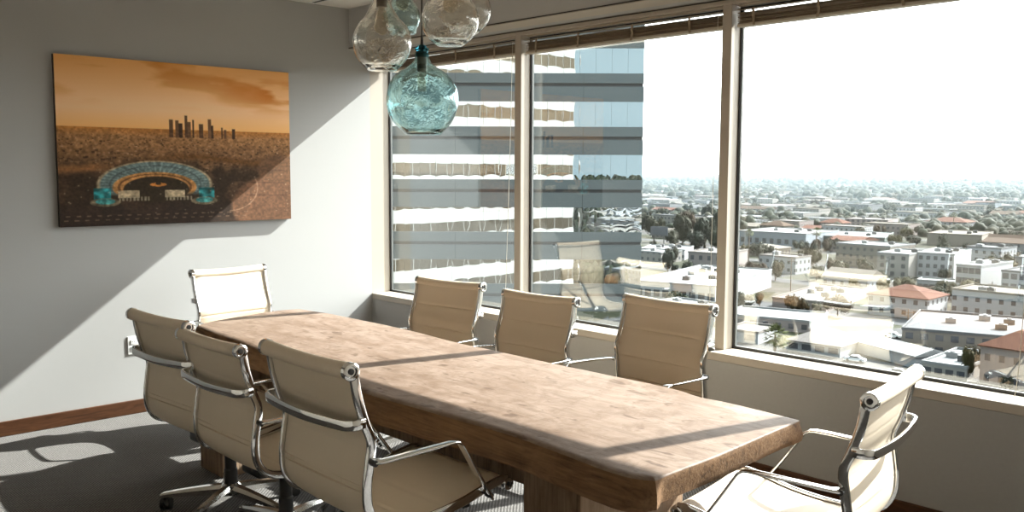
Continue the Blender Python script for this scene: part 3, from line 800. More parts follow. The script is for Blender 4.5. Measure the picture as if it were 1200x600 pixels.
# ------------------------------------------------------------------ outside: our own facade (seen mirrored in the tower)
M['facade_white'] = plain('white_facade_panel', (.30, .29, .275), .6, var=.04, scale=.8)
def _mirror(name, tint, f, dark):
    k = NT(name)
    gl = k.n('BsdfGlossy'); gl.inputs['Roughness'].default_value = 0.0; gl.inputs['Color'].default_value = (*tint, 1)
    df = k.n('BsdfDiffuse'); df.inputs['Color'].default_value = (*dark, 1)
    mx = k.n('MixShader'); mx.inputs[0].default_value = f
    k.l(df.outputs[0], mx.inputs[1]); k.l(gl.outputs[0], mx.inputs[2]); k.l(mx.outputs[0], k.out.inputs[0]); return k.m
M['own_glass'] = _mirror('bronze_facade_glass', (.30, .24, .17), .25, (.05, .04, .028))
GZ = -40.0; PITCH = 3.92
bm = bmesh.new()
for kf in range(-10, 6):
    z = 2.424+kf*PITCH
    box(bm, -26, 15.0, .245, .30, z, z+PITCH-1.859)
    if kf != 0: box(bm, -26, 15.0, .20, .22, z-1.859, z, mi=1)
    else:
        box(bm, -26, -.15, .20, .22, z-1.859, z, mi=1); box(bm, XR+.14, 15.0, .20, .22, z-1.859, z, mi=1)
    for x in np.arange(-26, 15.01, 3.04):
        if not (-.2 < x < XR+.1) or kf != 0: box(bm, x-.05, x+.05, .22, .27, z-1.859, z)
box(bm, 14.9, 15.0, -16, .245, GZ, 24.5)
o = S('wall_exterior', bm, [M['facade_white'], M['own_glass']], 'white banded outside of the building, mirrored in the tower glass')

# ------------------------------------------------------------------ the banded tower across the way
fh = Vector((-math.sin(yaw), math.cos(yaw), 0)); TD = 68.0
TO = Vector((CAM.x, CAM.y, 0))+fh*TD
def tower_z(px, py):
    v = ray(px, py); k = TD/(v.dot(fh)); return CAM.z+v.z*k
zref = tower_z(690, 148.6); per = (tower_z(690, 99.8)-tower_z(690, 162.4)); sph = (tower_z(690, 86.2)-tower_z(690, 119.4)); lineoff = tower_z(690, 86.2)-tower_z(690, 99.8)
def xr(px): return (px-600)/F*TD
def _tow(name, base, line):
    k = NT(name); v = k.coord()
    sx = k.n('SeparateXYZ'); k.l(v, sx.inputs[0])
    u = k.math('FRACT', k.math('DIVIDE', k.math('ADD', sx.outputs[0], 40*4.66-9.53+4.4), 4.66))
    lm = k.math('LESS_THAN', u, .008)
    n = k.noise(v, .35, 3); n2 = k.noise(v, 30, 2)
    c = k.mix(n, tuple(x*.92 for x in base), tuple(x*1.06 for x in base)); c = k.mix(k.math('MULTIPLY', n2, .12), c, (.3, .3, .3))
    k.bsdf(k.mix(lm, c, line), .35, spec=.5); return k.m
M['spandrel'] = _tow('grey_green_spandrel', (.075, .097, .103), (.02, .023, .025))
M['tower_line'] = plain('dark_tower_reveal', (.035, .035, .037), .6)
M['tower_glass'] = _mirror('mirror_tower_glass', (.47, .51, .525), .88, (.05, .06, .06))
M['joint'] = plain('tower_glass_joint', (.10, .11, .11), .5)
tw = empty('office_tower', (TO.x, TO.y, GZ), yaw); tag(tw, 'tall grey office tower with mirrored window bands outside the two left windows', 'building')
xL, xRt = -31.0, xr(752)
bm = bmesh.new(); box(bm, xL+.1, xRt-.02, .25, 26, 0, 76); obj('core', bm, plain('tower_core', (.16, .17, .17), .6), tw)
rr = random.Random(12)
for kf in range(-9, 9):
    zt = zref+kf*per-GZ
    bm = bmesh.new(); box(bm, xL, xRt, 0, .26, zt-sph, zt-lineoff-.12); box(bm, xL, xRt, 0, .26, zt-lineoff+.12, zt)
    sp = obj('spandrel_band', bm, M['spandrel'], tw)
    bm = bmesh.new(); box(bm, xL, xRt-.05, .10, .26, zt-lineoff-.12, zt-lineoff+.12); obj('dark_reveal', bm, M['tower_line'], sp)
    bm = bmesh.new(); pw = 4.66/4; x = xRt
    z0, z1 = zt, zt+per-sph
    while x > xL+pw:
        a, b = x-pw+.006, x-.006
        amp = rr.uniform(.001, .0026); tz = rr.uniform(-.0005, .0005); tx = rr.uniform(-.0004, .0004); ph = rr.uniform(-.3, .3); tb = kf*1.7+x*.21
        G = 8; vs = []
        for i in range(G+1):
            for j in range(G+1):
                u = i/G; v = j/G
                h = amp*(16*u*(1-u)*v*(1-v))**.8+.0007*math.sin(tb+u*.25)*(v-.5)*(z1-z0)
                vs.append(bm.verts.new((a+(b-a)*u, .10-h+tz*(v-.5)*(z1-z0)+tx*(u-.5), z0+(z1-z0)*v)))
        for i in range(G):
            for j in range(G):
                f = bm.faces.new((vs[i*(G+1)+j], vs[(i+1)*(G+1)+j], vs[(i+1)*(G+1)+j+1], vs[i*(G+1)+j+1])); f.smooth = True
        x -= pw
    gb = obj('window_band', bm, M['tower_glass'], tw, recalc=False)
    bm = bmesh.new(); box(bm, xL, xRt-.02, .12, .26, z0, z1); obj('joint_backing', bm, M['joint'], gb)

# ------------------------------------------------------------------ ground
def _ground():
    k = NT('city_ground'); v = k.coord()
    br = k.n('TexBrick'); br.offset = .0
    br.inputs['Scale'].default_value = 1.0
    for a, b in (('Brick Width', 95.0), ('Row Height', 62.0), ('Mortar Size', 6.0), ('Mortar Smooth', .05)): br.inputs[a].default_value = b
    k.l(v, br.inputs['Vector'])
    vo = k.n('TexVoronoi'); vo.inputs['Scale'].default_value = .06; k.l(v, vo.inputs['Vector'])
    n = k.noise(v, .03, 5, .6); n2 = k.noise(v, .5, 4, .6)
    sx = k.n('SeparateColor'); k.l(vo.outputs['Color'], sx.inputs[0])
    lot = k.ramp(sx.outputs[0], [(.0, (0.0242, 0.0282, 0.015)), (.25, (0.033, 0.033, 0.0198)), (.4, (0.0748, 0.0695, 0.0629)), (.75, (0.0968, 0.0924, 0.0836)), (.9, (0.066, 0.0528, 0.0396))], 'CONSTANT')
    c = k.mix(n2, k.mix(.25, lot, (0, 0, 0)), lot)
    c = k.mix(k.ramp(n, [(.42, 0.0), (.6, .8)]), c, (.03, .035, .018))
    c = k.mix(br.outputs['Fac'], c, (.075, .075, .076))
    k.bsdf(c, .95, spec=.1); return k.m
bm = bmesh.new(); box(bm, -9000, 5000, -1500, 9000, -2, 0); g = S('ground', bm, _ground(), 'streets and lots of the city far below the windows'); g.location = (0, 0, GZ)

# ------------------------------------------------------------------ buildings
def wallmat(name, c, px=3.2, pz=3.1, win=True, wc=(.05, .055, .06)):
    k = NT(name); v = k.coord(); n = k.noise(v, .4, 4)
    col = k.mix(n, tuple(x*.9 for x in c), tuple(min(1, x*1.06) for x in c))
    if win:
        sx = k.n('SeparateXYZ'); k.l(v, sx.inputs[0])
        tn = k.t.nodes.new('ShaderNodeTexCoord'); sn = k.n('SeparateXYZ'); k.l(tn.outputs['Normal'], sn.inputs[0])
        isx = k.math('GREATER_THAN', k.math('ABSOLUTE', sn.outputs[0]), .5)
        u = k.math('ADD', k.math('MULTIPLY', isx, sx.outputs[1]), k.math('MULTIPLY', k.math('SUBTRACT', 1.0, isx), sx.outputs[0]))
        fu = k.math('FRACT', k.math('ADD', k.math('DIVIDE', u, px), 100.25)); fz = k.math('FRACT', k.math('DIVIDE', sx.outputs[2], pz))
        a = k.math('MULTIPLY', k.math('GREATER_THAN', fu, .30), k.math('LESS_THAN', fu, .68))
        b = k.math('MULTIPLY', k.math('GREATER_THAN', fz, .32), k.math('LESS_THAN', fz, .74))
        side = k.math('LESS_THAN', k.math('ABSOLUTE', sn.outputs[2]), .5)
        col = k.mix(k.math('MULTIPLY', k.math('MULTIPLY', a, b), side), col, wc)
    k.bsdf(col, .8, spec=.15); return k.m
WC = {'white': (0.2987, 0.3048, 0.3139), 'cream': (0.2577, 0.2448, 0.2268), 'tan': (0.1958, 0.1722, 0.149), 'grey': (0.1753, 0.1819, 0.1909), 'pink': (0.2462, 0.2114, 0.202), 'brown': (0.103, 0.0805, 0.0671), 'blue': (0.2134, 0.2364, 0.2623), 'green': (0.0355, 0.0544, 0.053)}
WM = {n: wallmat(n+'_stucco', c) for n, c in WC.items()}
WP = {n: wallmat(n+'_plain_wall', c, win=False) for n, c in WC.items()}
RC = {'white': (0.2125, 0.2162, 0.218), 'grey': (0.1067, 0.1086, 0.113), 'tan': (0.1316, 0.1179, 0.1014), 'red': (0.0941, 0.0417, 0.028), 'brown': (0.0628, 0.0417, 0.0295), 'pale': (0.163, 0.1498, 0.141)}
RM = {n: plain(n+'_roofing', c, .9, var=.15, scale=.8, spec=.1) for n, c in RC.items()}
M['bwin'] = plain('dark_building_window', (.05, .055, .065), .15, var=.2)
M['ac'] = plain('rooftop_unit_metal', (.2, .2, .2), .5, var=.1)
M['plantdark'] = plain('dark_roof_machinery', (.06, .06, .06), .6, var=.2)
FOOT = []                                              # footprints already taken: (x, y, radius)

def building(label, P, yw, w, d, h, wall, roof, kind='flat', rise=2.5, wins=None, units=0, group=None, seed=0, cat='building', plainw=False, name='city_building'):
    """P = front left base corner; local x runs along the front, y away from the viewer"""
    r_ = random.Random(seed)
    o = empty(name, (P.x, P.y, GZ), yw); tag(o, label, cat, group)
    bm = bmesh.new()
    if kind == 'flat':
        box(bm, 0, w, 0, d, -.5, h)
        obj('walls', bm, WP[wall] if (wins or plainw) else WM[wall], o)
        bm = bmesh.new(); t_ = .35
        box(bm, -.15, w+.15, -.15, d+.15, h, h+.12)
        for x0, x1, y0, y1 in ((-.15, w+.15, -.15, t_-.15), (-.15, w+.15, d-t_+.15, d+.15), (-.15, t_-.15, t_-.15, d-t_+.15), (w-t_+.15, w+.15, t_-.15, d-t_+.15)): box(bm, x0, x1, y0, y1, h+.12, h+.6)
        obj('roof', bm, RM[roof], o)
    else:
        box(bm, 0, w, 0, d, -.5, h)
        if kind == 'gable':
            a = [bm.verts.new(c) for c in ((0, 0, h), (0, d, h), (0, d/2, h+rise))]; b = [bm.verts.new(c) for c in ((w, 0, h), (w, d, h), (w, d/2, h+rise))]
            bm.faces.new(a); bm.faces.new(b[::-1])
        obj('walls', bm, WP[wall] if (wins or plainw) else WM[wall], o)
        bm = bmesh.new(); e = .5; ins = min(w, d)/2 if kind == 'hip' else -e
        if w >= d: r0, r1 = (ins, d/2, h+rise), (w-ins, d/2, h+rise)
        else: r0, r1 = ((w/2, ins, h+rise), (w/2, d-ins, h+rise))
        if kind == 'gable': r0, r1 = (-e, d/2, h+rise), (w+e, d/2, h+rise)
        zz = h-.15
        b = [bm.verts.new(c) for c in ((-e, -e, zz), (w+e, -e, zz), (w+e, d+e, zz), (-e, d+e, zz))]
        b2 = [bm.verts.new((v.co.x, v.co.y, zz+.25)) for v in b]
        t0, t1 = bm.verts.new(r0), bm.verts.new(r1)
        bm.faces.new(b[::-1])
        for i in range(4): bm.faces.new((b[i], b[(i+1) % 4], b2[(i+1) % 4], b2[i]))
        if kind == 'gable' or w >= d:
            bm.faces.new((b2[0], b2[1], t1, t0)); bm.faces.new((b2[2], b2[3], t0, t1)); bm.faces.new((b2[1], b2[2], t1)); bm.faces.new((b2[3], b2[0], t0))
        else:
            bm.faces.new((b2[0], b2[1], t0)); bm.faces.new((b2[1], b2[2], t1, t0)); bm.faces.new((b2[2], b2[3], t1)); bm.faces.new((b2[3], b2[0], t0, t1))
        obj('roof', bm, RM[roof], o)
    if wins:
        cols, rows, ww, wh, sides = wins
        z_per = h/rows
        for face in sides:
            n_ = cols if face == 'f' else max(2, int(cols*d/w))
            Lf = w if face == 'f' else d
            for i in range(n_):
                for j in range(rows):
                    c_ = Lf*(i+.5)/n_; z = z_per*(j+.30)
                    bm = bmesh.new()
                    if face == 'f': box(bm, c_-ww/2, c_+ww/2, -.06, .1, z, z+wh)
                    else: box(bm, w-.1, w+.06, c_-ww/2, c_+ww/2, z, z+wh)
                    obj('window', bm, M['bwin'], o)
    for i in range(units):
        bm = bmesh.new(); x, y = r_.uniform(w*.12, w*.85), r_.uniform(d*.15, d*.8); s = r_.uniform(.8, 1.7)
        box(bm, x-s, x+s, y-s*.7, y+s*.7, h+.1, h+.3+s*.9, .08); cyl(bm, (x, y, h+.3+s*.9), (x, y, h+.5+s*.9), s*.45, 10)
        obj('rooftop_unit', bm, M['ac'] if i % 2 else M['plantdark'], o)
    c, s_ = math.cos(yw), math.sin(yw)
    for fx in (.17, .5, .83):
        for fy in (.2, .5, .8):
            x, y = w*fx, d*fy; FOOT.append((P.x+c*x-s_*y, P.y+s_*x+c*y, max(w/3, d/3)*.62))
    return o
def ground_at(px, py): return on_z(px, py, GZ)
def hero(label, pL, pR, top, depth, wall, roof, **k):
    P, Q = ground_at(*pL), ground_at(*pR); dv = Q-P; yw = math.atan2(dv.y, dv.x); w = dv.length
    dist = (P-CAM).dot(fw); h = max(2.6, (pL[1]-top)/F*dist/math.cos(pitch)*1.0)
    return building(label, P, yw, w, depth, h, wall, roof, **k)
hero('pink stucco house with a red-brown hip roof at the lower right of the city view', (1147, 452), (1216, 464), 404, 13, 'pink', 'red', kind='hip', rise=3.2, wins=(4, 2, 1.0, 1.3, 'fs'), name='house', cat='house')
hero('tan two-storey building under a broad grey flat roof at the right edge', (1056, 414), (1222, 430), 386, 32, 'tan', 'grey', wins=(9, 2, 1.6, 1.4, 'f'), units=4)
hero('small white house with a pale hip roof beside the fan palm', (922, 411), (984, 420), 401, 13, 'white', 'pale', kind='hip', rise=3.0, wins=(4, 1, 2.2, 1.3, 'f'), name='house', cat='house')
hero('little white house with one wide window left of the fan palm', (848, 399), (888, 404), 389, 12, 'white', 'pale', wins=(2, 1, 2.6, 1.4, 'f'), name='house', cat='house')
hero('long pale roofed pink building behind the fan palm', (846, 381), (950, 391), 369, 17, 'pink', 'white', wins=(7, 1, 1.4, 1.3, 'f'))
hero('wide pale pink flat-roofed hall in the middle of the near blocks', (905, 360), (968, 366), 353, 42, 'pink', 'pale', units=5, plainw=True)
hero('long white canopy roof running across the parking lot', (1000, 412), (1072, 432), 402, 9, 'white', 'white', kind='gable', rise=1.4, plainw=True)
hero('low cream building with a white roof at the foot of the window', (1080, 440), (1132, 448), 430, 20, 'cream', 'white', units=3, wins=(4, 1, 1.5, 1.2, 'f'))
hero('white three-storey apartment block with dark windows on the right', (1119, 346), (1148, 349), 311, 26, 'white', 'white', wins=(4, 3, 1.8, 1.9, 'f'), units=2)
hero('white apartment wing at the very right behind the pole', (1172, 353), (1222, 358), 318, 18, 'white', 'grey', wins=(5, 3, 1.8, 1.8, 'fs'), units=2)
hero('pale stucco apartment block with two window columns, left of the cypress', (1027, 324), (1064, 327), 297, 24, 'cream', 'white', wins=(3, 3, 1.5, 1.6, 'f'), units=2)
hero('pale stucco apartment block right of the cypress', (1074, 325), (1117, 328), 297, 30, 'white', 'white', wins=(5, 3, 1.4, 1.5, 'f'), units=3)
hero('low building with a dark green glass front and white roof', (962, 290), (1036, 293), 277, 48, 'green', 'white', units=3, plainw=True)
hero('white office building with a blue-grey upper band', (866, 288), (944, 293), 271, 42, 'blue', 'white', wins=(9, 1, 2.2, 2.6, 'f'), units=4)
hero('long white flat roof in front of the green glass building', (986, 303), (1056, 306), 294, 22, 'white', 'white', units=2)
ch = hero('white church with a brown roof and a slim steeple', (1156, 294), (1196, 296), 284, 13, 'white', 'brown', kind='gable', rise=4.2, wins=(4, 1, 1.4, 3.0, 'f'), name='church')
bm = bmesh.new(); box(bm, 24, 27, 4, 7, 0, 14, .1); lathe(bm, [(2.0, 14), (1.6, 16), (.9, 16.2), (.12, 25), (0, 25.2)], 8, (25.5, 5.5, 0)); obj('steeple', bm, WP['white'], ch)
hero('long tan shop block with a flat roof left of the church', (1086, 287), (1150, 290), 274, 40, 'tan', 'tan', units=3, plainw=True)
hero('beige apartment block standing alone in the middle distance', (990, 270), (1040, 272), 257, 30, 'pink', 'pale', wins=(8, 3, 1.8, 1.8, 'f'), units=2)
hero('white flat-roofed block crowded with roof machinery beside the tower', (744, 352), (838, 360), 330, 58, 'white', 'white', units=12, wins=(9, 1, 2.0, 2.2, 'f'))
hero('white block with a pinkish parapet next to the window post', (806, 318), (846, 321), 296, 26, 'pink', 'pale', wins=(4, 2, 1.5, 1.8, 'f'), units=2)
hero('long white roofed block just below the dark billboard', (750, 303), (802, 305), 292, 24, 'white', 'white', units=5)
hero('long white warehouse above the dense trees in the middle window', (752, 249), (816, 250), 241, 40, 'white', 'white', plainw=True)
hero('long white warehouse left of centre in the right window', (862, 247), (936, 249), 240, 40, 'white', 'pale', plainw=True)
hero('low white building with a flat roof under the palm crowns', (928, 264), (966, 265), 257, 26, 'white', 'white')
hero('small white cube-shaped building by the window post', (870, 266), (884, 267), 258, 14, 'white', 'white')
hero('long blue-grey building across the far right blocks', (1040, 246), (1132, 248), 239, 50, 'blue', 'grey')
hero('brown fenced yard building below the green round tree', (1050, 347), (1082, 350), 338, 10, 'brown', 'brown', plainw=True)
hero('low white wing in front of the apartment blocks', (1074, 340), (1116, 343), 329, 9, 'white', 'white', wins=(6, 1, 1.6, 1.4, 'f'))

# dark billboard
P = ground_at(772, 294); t = empty('billboard', (P.x, P.y, GZ), R(20)); tag(t, 'dark billboard on posts above the white roofs by the tower', 'billboard')
bm = bmesh.new(); box(bm, -4.6, 4.6, -.2, .2, 8.3, 12.6, .05); obj('panel', bm, plain('billboard_face', (.07, .075, .085), .5), t)
bm = bmesh.new(); box(bm, -4.8, 4.8, -.9, -.2, 8.0, 8.3); obj('walkway', bm, M['plantdark'], t)
for x in (-2.5, 2.5):
    bm = bmesh.new(); cyl(bm, (x, .3, 0), (x, .3, 12), .25, 8); obj('post', bm, M['plantdark'], t)

# ------------------------------------------------------------------ trees
def leafmat(name, c):
    k = NT(name); v = k.coord(); n = k.noise(v, 1.1, 3)
    oi = k.n('ObjectInfo')
    cc = k.mix(n, tuple(x*.75 for x in c), tuple(x*1.3 for x in c))
    k.bsdf(cc, .8, spec=.15); return k.m
LM = {'dark green': leafmat('dark_green_leaves', (0.0104, 0.0156, 0.0091)), 'olive': leafmat('olive_leaves', (0.0243, 0.0251, 0.0138)), 'yellow-green': leafmat('yellow_green_leaves', (0.0464, 0.0415, 0.0168)), 'mid green': leafmat('mid_green_leaves', (0.0174, 0.0239, 0.0129)), 'russet': leafmat('russet_leaves', (0.0395, 0.0264, 0.0153))}
M['bark'] = plain('tree_bark', (.14, .10, .07), .9, var=.2)
M['palm_leaf'] = leafmat('palm_fronds', (.09, .10, .04))
def crown_mesh(seed, shape):
    r_ = random.Random(seed); bm = bmesh.new()
    blobs = []
    if shape == 'round':
        for i in range(9):
            a = r_.uniform(0, 6.28); q = r_.uniform(.0, .58); blobs.append((Vector((q*math.cos(a), q*math.sin(a), r_.uniform(.42, .95))), r_.uniform(.30, .46)))
        blobs.append((Vector((0, 0, .75)), .5))
    elif shape == 'spread':
        for i in range(12):
            a = i*.55*3.7; q = r_.uniform(.25, .95); blobs.append((Vector((q*math.cos(a), q*math.sin(a), r_.uniform(.5, .75))), r_.uniform(.25, .38)))
        blobs.append((Vector((0, 0, .72)), .45))
    elif shape == 'cone':
        for i in range(9):
            f = i/8; blobs.append((Vector((r_.uniform(-.05, .05), r_.uniform(-.05, .05), .15+f*1.5)), .36*(1-f)**.8+.06))
    for c, r in blobs:
        b = bmesh.ops.create_icosphere(bm, subdivisions=2, radius=r*.74)
        for v in b['verts']:
            v.co = v.co*(1+.30*mn.noise(v.co*6+c*7))+c
        for k in range(105):
            d = Vector((r_.gauss(0, 1), r_.gauss(0, 1), r_.gauss(0, 1))).normalized(); p = c+d*r*r_.uniform(.82, 1.12)
            t1 = d.cross(Vector((r_.gauss(0, 1), r_.gauss(0, 1), r_.gauss(0, 1)))).normalized(); t2 = d.cross(t1)*.7+d*r_.uniform(-.5, .5)
            s = r_.uniform(.035, .065)
            vs = [bm.verts.new(p+t1*s), bm.verts.new(p+t2*s), bm.verts.new(p-t1*s), bm.verts.new(p-t2*s)]; bm.faces.new(vs)
    me = bpy.data.meshes.new('crown'); bm.to_mesh(me); bm.free(); me.materials.append(None); return me
CM = [(crown_mesh(i, s), s) for i, s in enumerate(['round', 'round', 'round', 'spread', 'spread', 'cone'])]
bm = bmesh.new(); tube(bm, catmull([(0, 0, -.05), (.02, .01, .3), (0, 0, .7)], 4), .06, 7); TRUNK = bpy.data.meshes.new('trunk'); bm.to_mesh(TRUNK); bm.free(); TRUNK.materials.append(M['bark'])
def tree(label, P, size, hgt, col, var, group=None):
    t = empty('tree', (P.x, P.y, GZ), random.uniform(0, 6.28)); tag(t, label, 'tree', group); 
    me = CM[var][0]
    c = bpy.data.objects.new('crown', me); COL.objects.link(c); c.parent = t; c.scale = (size, size, hgt/(1.25 if CM[var][1] != 'cone' else 1.75))
    c.material_slots[0].link = 'OBJECT'; c.material_slots[0].material = LM[col]
    k = bpy.data.objects.new('trunk', TRUNK); COL.objects.link(k); k.parent = t; k.scale = (size*.8, size*.8, hgt/1.25)
    FOOT.append((P.x, P.y, size*.8)); return t
def palm(label, P, hgt, cr, group=None, fan=True, nf=34):
    t = empty('palm_tree', (P.x, P.y, GZ), random.uniform(0, 6)); tag(t, label, 'palm tree', group)
    bm = bmesh.new(); tube(bm, catmull([(0, 0, -.3), (.1, 0, hgt*.5), (0, 0, hgt)], 5), max(.16, cr*.09), 8); obj('trunk', bm, M['bark'], t)
    bm = bmesh.new(); r_ = random.Random(int(P.x*10))
    for i in range(nf):
        a = i*2.4; e = math.pi*.48*(1-1.55*i/nf); L = cr*r_.uniform(.85, 1.05)
        d = Vector((math.cos(a)*math.cos(e), math.sin(a)*math.cos(e), math.sin(e)))
        mid = Vector((0, 0, hgt))+d*L*.55; sd = Vector((-math.sin(a), math.cos(a), 0))
        base = Vector((0, 0, hgt)); prev = None
        for q in range(7):                            # fan blades
            an = R(-60+20*q); dd = (d*math.cos(an)+sd*math.sin(an)).normalized()
            tip = mid+dd*L*.48-Vector((0, 0, L*.10*(1+abs(q-3)*.25)))
            w = d.cross(sd)*(L*.02)+sd*math.cos(an)*(L*.045)-d*math.sin(an)*(L*.045)
            va = [bm.verts.new(mid-w), bm.verts.new(mid+w), bm.verts.new(tip)]; bm.faces.new(va)
        va = [bm.verts.new(base-sd*L*.012), bm.verts.new(base+sd*L*.012), bm.verts.new(mid+sd*L*.012), bm.verts.new(mid-sd*L*.012)]; bm.faces.new(va)
    obj('fronds', bm, M['palm_leaf'], t, recalc=False)
    FOOT.append((P.x, P.y, cr)); return t
def hero_tree(label, px, py, top, wpx, col, var):
    P = ground_at(px, py); d = (P-CAM).dot(fw); return tree(label, P, wpx/2*d/F/1.0, (py-top)*d/F, col, var)
def hero_palm(label, px, py, ctr, rpx, **k):
    P = ground_at(px, py); d = (P-CAM).dot(fw); return palm(label, P, (py-ctr)*d/F, rpx*d/F, **k)
hero_palm('bushy fan palm in front of the small white house', 908, 414, 394, 19, nf=46)
hero_palm('tall slender palm beside the white office building', 877, 310, 273, 6.5)
hero_palm('tall palm standing alone before the far right blocks', 1117, 275, 252, 4.5)
hero_palm('dark shaggy palm right of the office building', 956, 302, 272, 7.5)
for a in [('yellow-green tree beside the pink house', 1134, 446, 404, 24, 'yellow-green', 1), ('small green tree right behind the yellow-green one', 1143, 440, 406, 14, 'olive', 0),
          ('round yellow-green tree above the brown fenced yard', 1064, 344, 323, 30, 'yellow-green', 2), ('dark cypress between the two stucco blocks', 1069, 323, 293, 11, 'dark green', 5),
          ('dark tree below the shaggy palm', 951, 312, 284, 20, 'dark green', 0), ('wide olive tree under the slender palm', 890, 306, 281, 34, 'olive', 3),
          ('dark spreading tree below the church', 1175, 308, 290, 44, 'dark green', 3), ('dark tree pair behind the green glass building', 1072, 289, 275, 26, 'dark green', 1),
          ('wide dark tree hedge above the church', 1150, 277, 262, 60, 'dark green', 3), ('olive tree behind the steeple', 1196, 284, 268, 24, 'olive', 4),
          ('small dark bush against the pink house wall', 1178, 462, 440, 18, 'dark green', 0),
          ('pale olive tree before the wide pink hall', 985, 330, 303, 26, 'olive', 2), ('grey-green tree left of the stucco blocks', 1012, 326, 302, 22, 'mid green', 1),
          ('big dark tree left of the middle window trees', 766, 284, 254, 30, 'olive', 0), ('big russet-green tree by the dark billboard', 800, 288, 249, 36, 'olive', 1),
          ('tall dark tree at the right of the middle window', 826, 290, 251, 34, 'dark green', 2), ('dark green tree squeezed beside the window post', 842, 286, 246, 24, 'dark green', 0),
          ('russet tree crown above the billboard trees', 806, 272, 245, 26, 'russet', 2), ('low olive tree right of the dark billboard', 788, 292, 268, 30, 'olive', 2), ('broad dark tree at the foot of the tall dark tree', 818, 296, 270, 34, 'dark green', 1), ('mid green tree touching the window post', 838, 297, 268, 26, 'mid green', 0), ('dark tree just right of the tower edge', 757, 272, 250, 20, 'dark green', 2), ('mid green tree over the long warehouse', 774, 262, 243, 24, 'mid green', 1), ('dark tree over the far end of the long warehouse', 830, 262, 240, 26, 'dark green', 0)]:
    hero_tree(*a)

# utility poles, cars
def pole(label, px, py, top):
    P = ground_at(px, py); h = (py-top)*(P-CAM).dot(fw)/F
    t = empty('utility_pole', (P.x, P.y, GZ), .4); tag(t, label, 'utility pole')
    bm = bmesh.new(); cyl(bm, (0, 0, 0), (0, 0, h), .17, 8, .12); obj('post', bm, M['bark'], t)
    bm = bmesh.new(); box(bm, -1.3, 1.3, -.06, .06, h-.9, h-.75); box(bm, -.9, .9, -.06, .06, h-1.7, h-1.56); obj('crossarm', bm, M['bark'], t)
pole('brown utility pole rising before the wide pink hall', 926, 352, 300); pole('brown utility pole at the edge of the parking lot', 1063, 398, 362); pole('utility pole with crossarms before the white apartment wing', 1162, 350, 330)
def carmesh():
    out = {}
    prof_ = [(-2.2, .35), (-2.25, .75), (-2.0, .92), (-1.35, .98), (-.75, 1.42), (.65, 1.45), (1.25, 1.0), (2.05, .86), (2.25, .62), (2.2, .35)]
    bm = bmesh.new()
    A = [bm.verts.new((x, -.85 if z < 1.0 else -.72, z)) for x, z in prof_]; B = [bm.verts.new((x, .85 if z < 1.0 else .72, z)) for x, z in prof_]
    n_ = len(prof_); bm.faces.new(A); bm.faces.new(B[::-1])
    for i in range(n_): bm.faces.new((A[i], B[i], B[(i+1) % n_], A[(i+1) % n_]))
    bmesh.ops.recalc_face_normals(bm, faces=bm.faces); me = bpy.data.meshes.new('body'); bm.to_mesh(me); bm.free(); me.materials.append(None); out['body'] = me
    bm = bmesh.new()
    for s in (-1, 1):
        vs = [bm.verts.new((x, s*y, z)) for x, y, z in ((-1.15, .83, 1.02), (-.7, .745, 1.36), (.6, .745, 1.38), (1.05, .83, 1.02))]; bm.faces.new(vs)
    for x0, z0, x1, z1 in ((-1.36, 1.02, -.79, 1.40), (1.22, 1.05, .69, 1.42)):
        vs = [bm.verts.new((x0+(-.015 if x0 < 0 else .015), -.68, z0)), bm.verts.new((x0+(-.015 if x0 < 0 else .015), .68, z0)), bm.verts.new((x1+(-.015 if x0 < 0 else .015), .64, z1)), bm.verts.new((x1+(-.015 if x0 < 0 else .015), -.64, z1))]; bm.faces.new(vs)
    me = bpy.data.meshes.new('glass'); bm.to_mesh(me); bm.free(); me.materials.append(M['bwin']); out['windows'] = me
    for i, (x, y) in enumerate(((-1.4, -.8), (-1.4, .8), (1.4, -.8), (1.4, .8))):
        bm = bmesh.new(); cyl(bm, (x, y-.12, .33), (x, y+.12, .33), .33, 14); me = bpy.data.meshes.new('wheel'); bm.to_mesh(me); bm.free(); me.materials.append(M['black']); out['wheel%d' % i] = me
    return out
CMSH = carmesh()
for lab, px, py, an, c in [('white car parked below the small white house', 1002, 424, 10, (.7, .7, .7)), ('dark car parked by the front of the small white house', 960, 414, 8, (.06, .06, .07)),
                           ('silver car beside the end of the canopy roof', 1020, 407, 8, (.35, .36, .37)), ('grey car at the foot of the window beside the canopy', 1052, 440, 12, (.2, .2, .21)),
                           ('dark car behind the low cream building', 1092, 425, 30, (.05, .05, .055)), ('pale blue car near the parking lot pole', 1086, 392, 4, (.4, .48, .55)), ('white van-like car beside the parking lot pole', 1046, 396, 4, (.72, .72, .7))]:
    P = ground_at(px, py); t = empty('car', (P.x, P.y, GZ+.01), R(an)); tag(t, lab, 'car', 'cars parked below the windows')
    m_ = plain('car_paint', c, .25, var=.0)
    for nm, me in CMSH.items():
        o = bpy.data.objects.new(nm.rstrip('0123') if nm != 'windows' else 'windows', me); COL.objects.link(o); o.parent = t
        if nm == 'body': o.material_slots[0].link = 'OBJECT'; o.material_slots[0].material = m_
        if nm == 'windows': o.name = 'glazing'

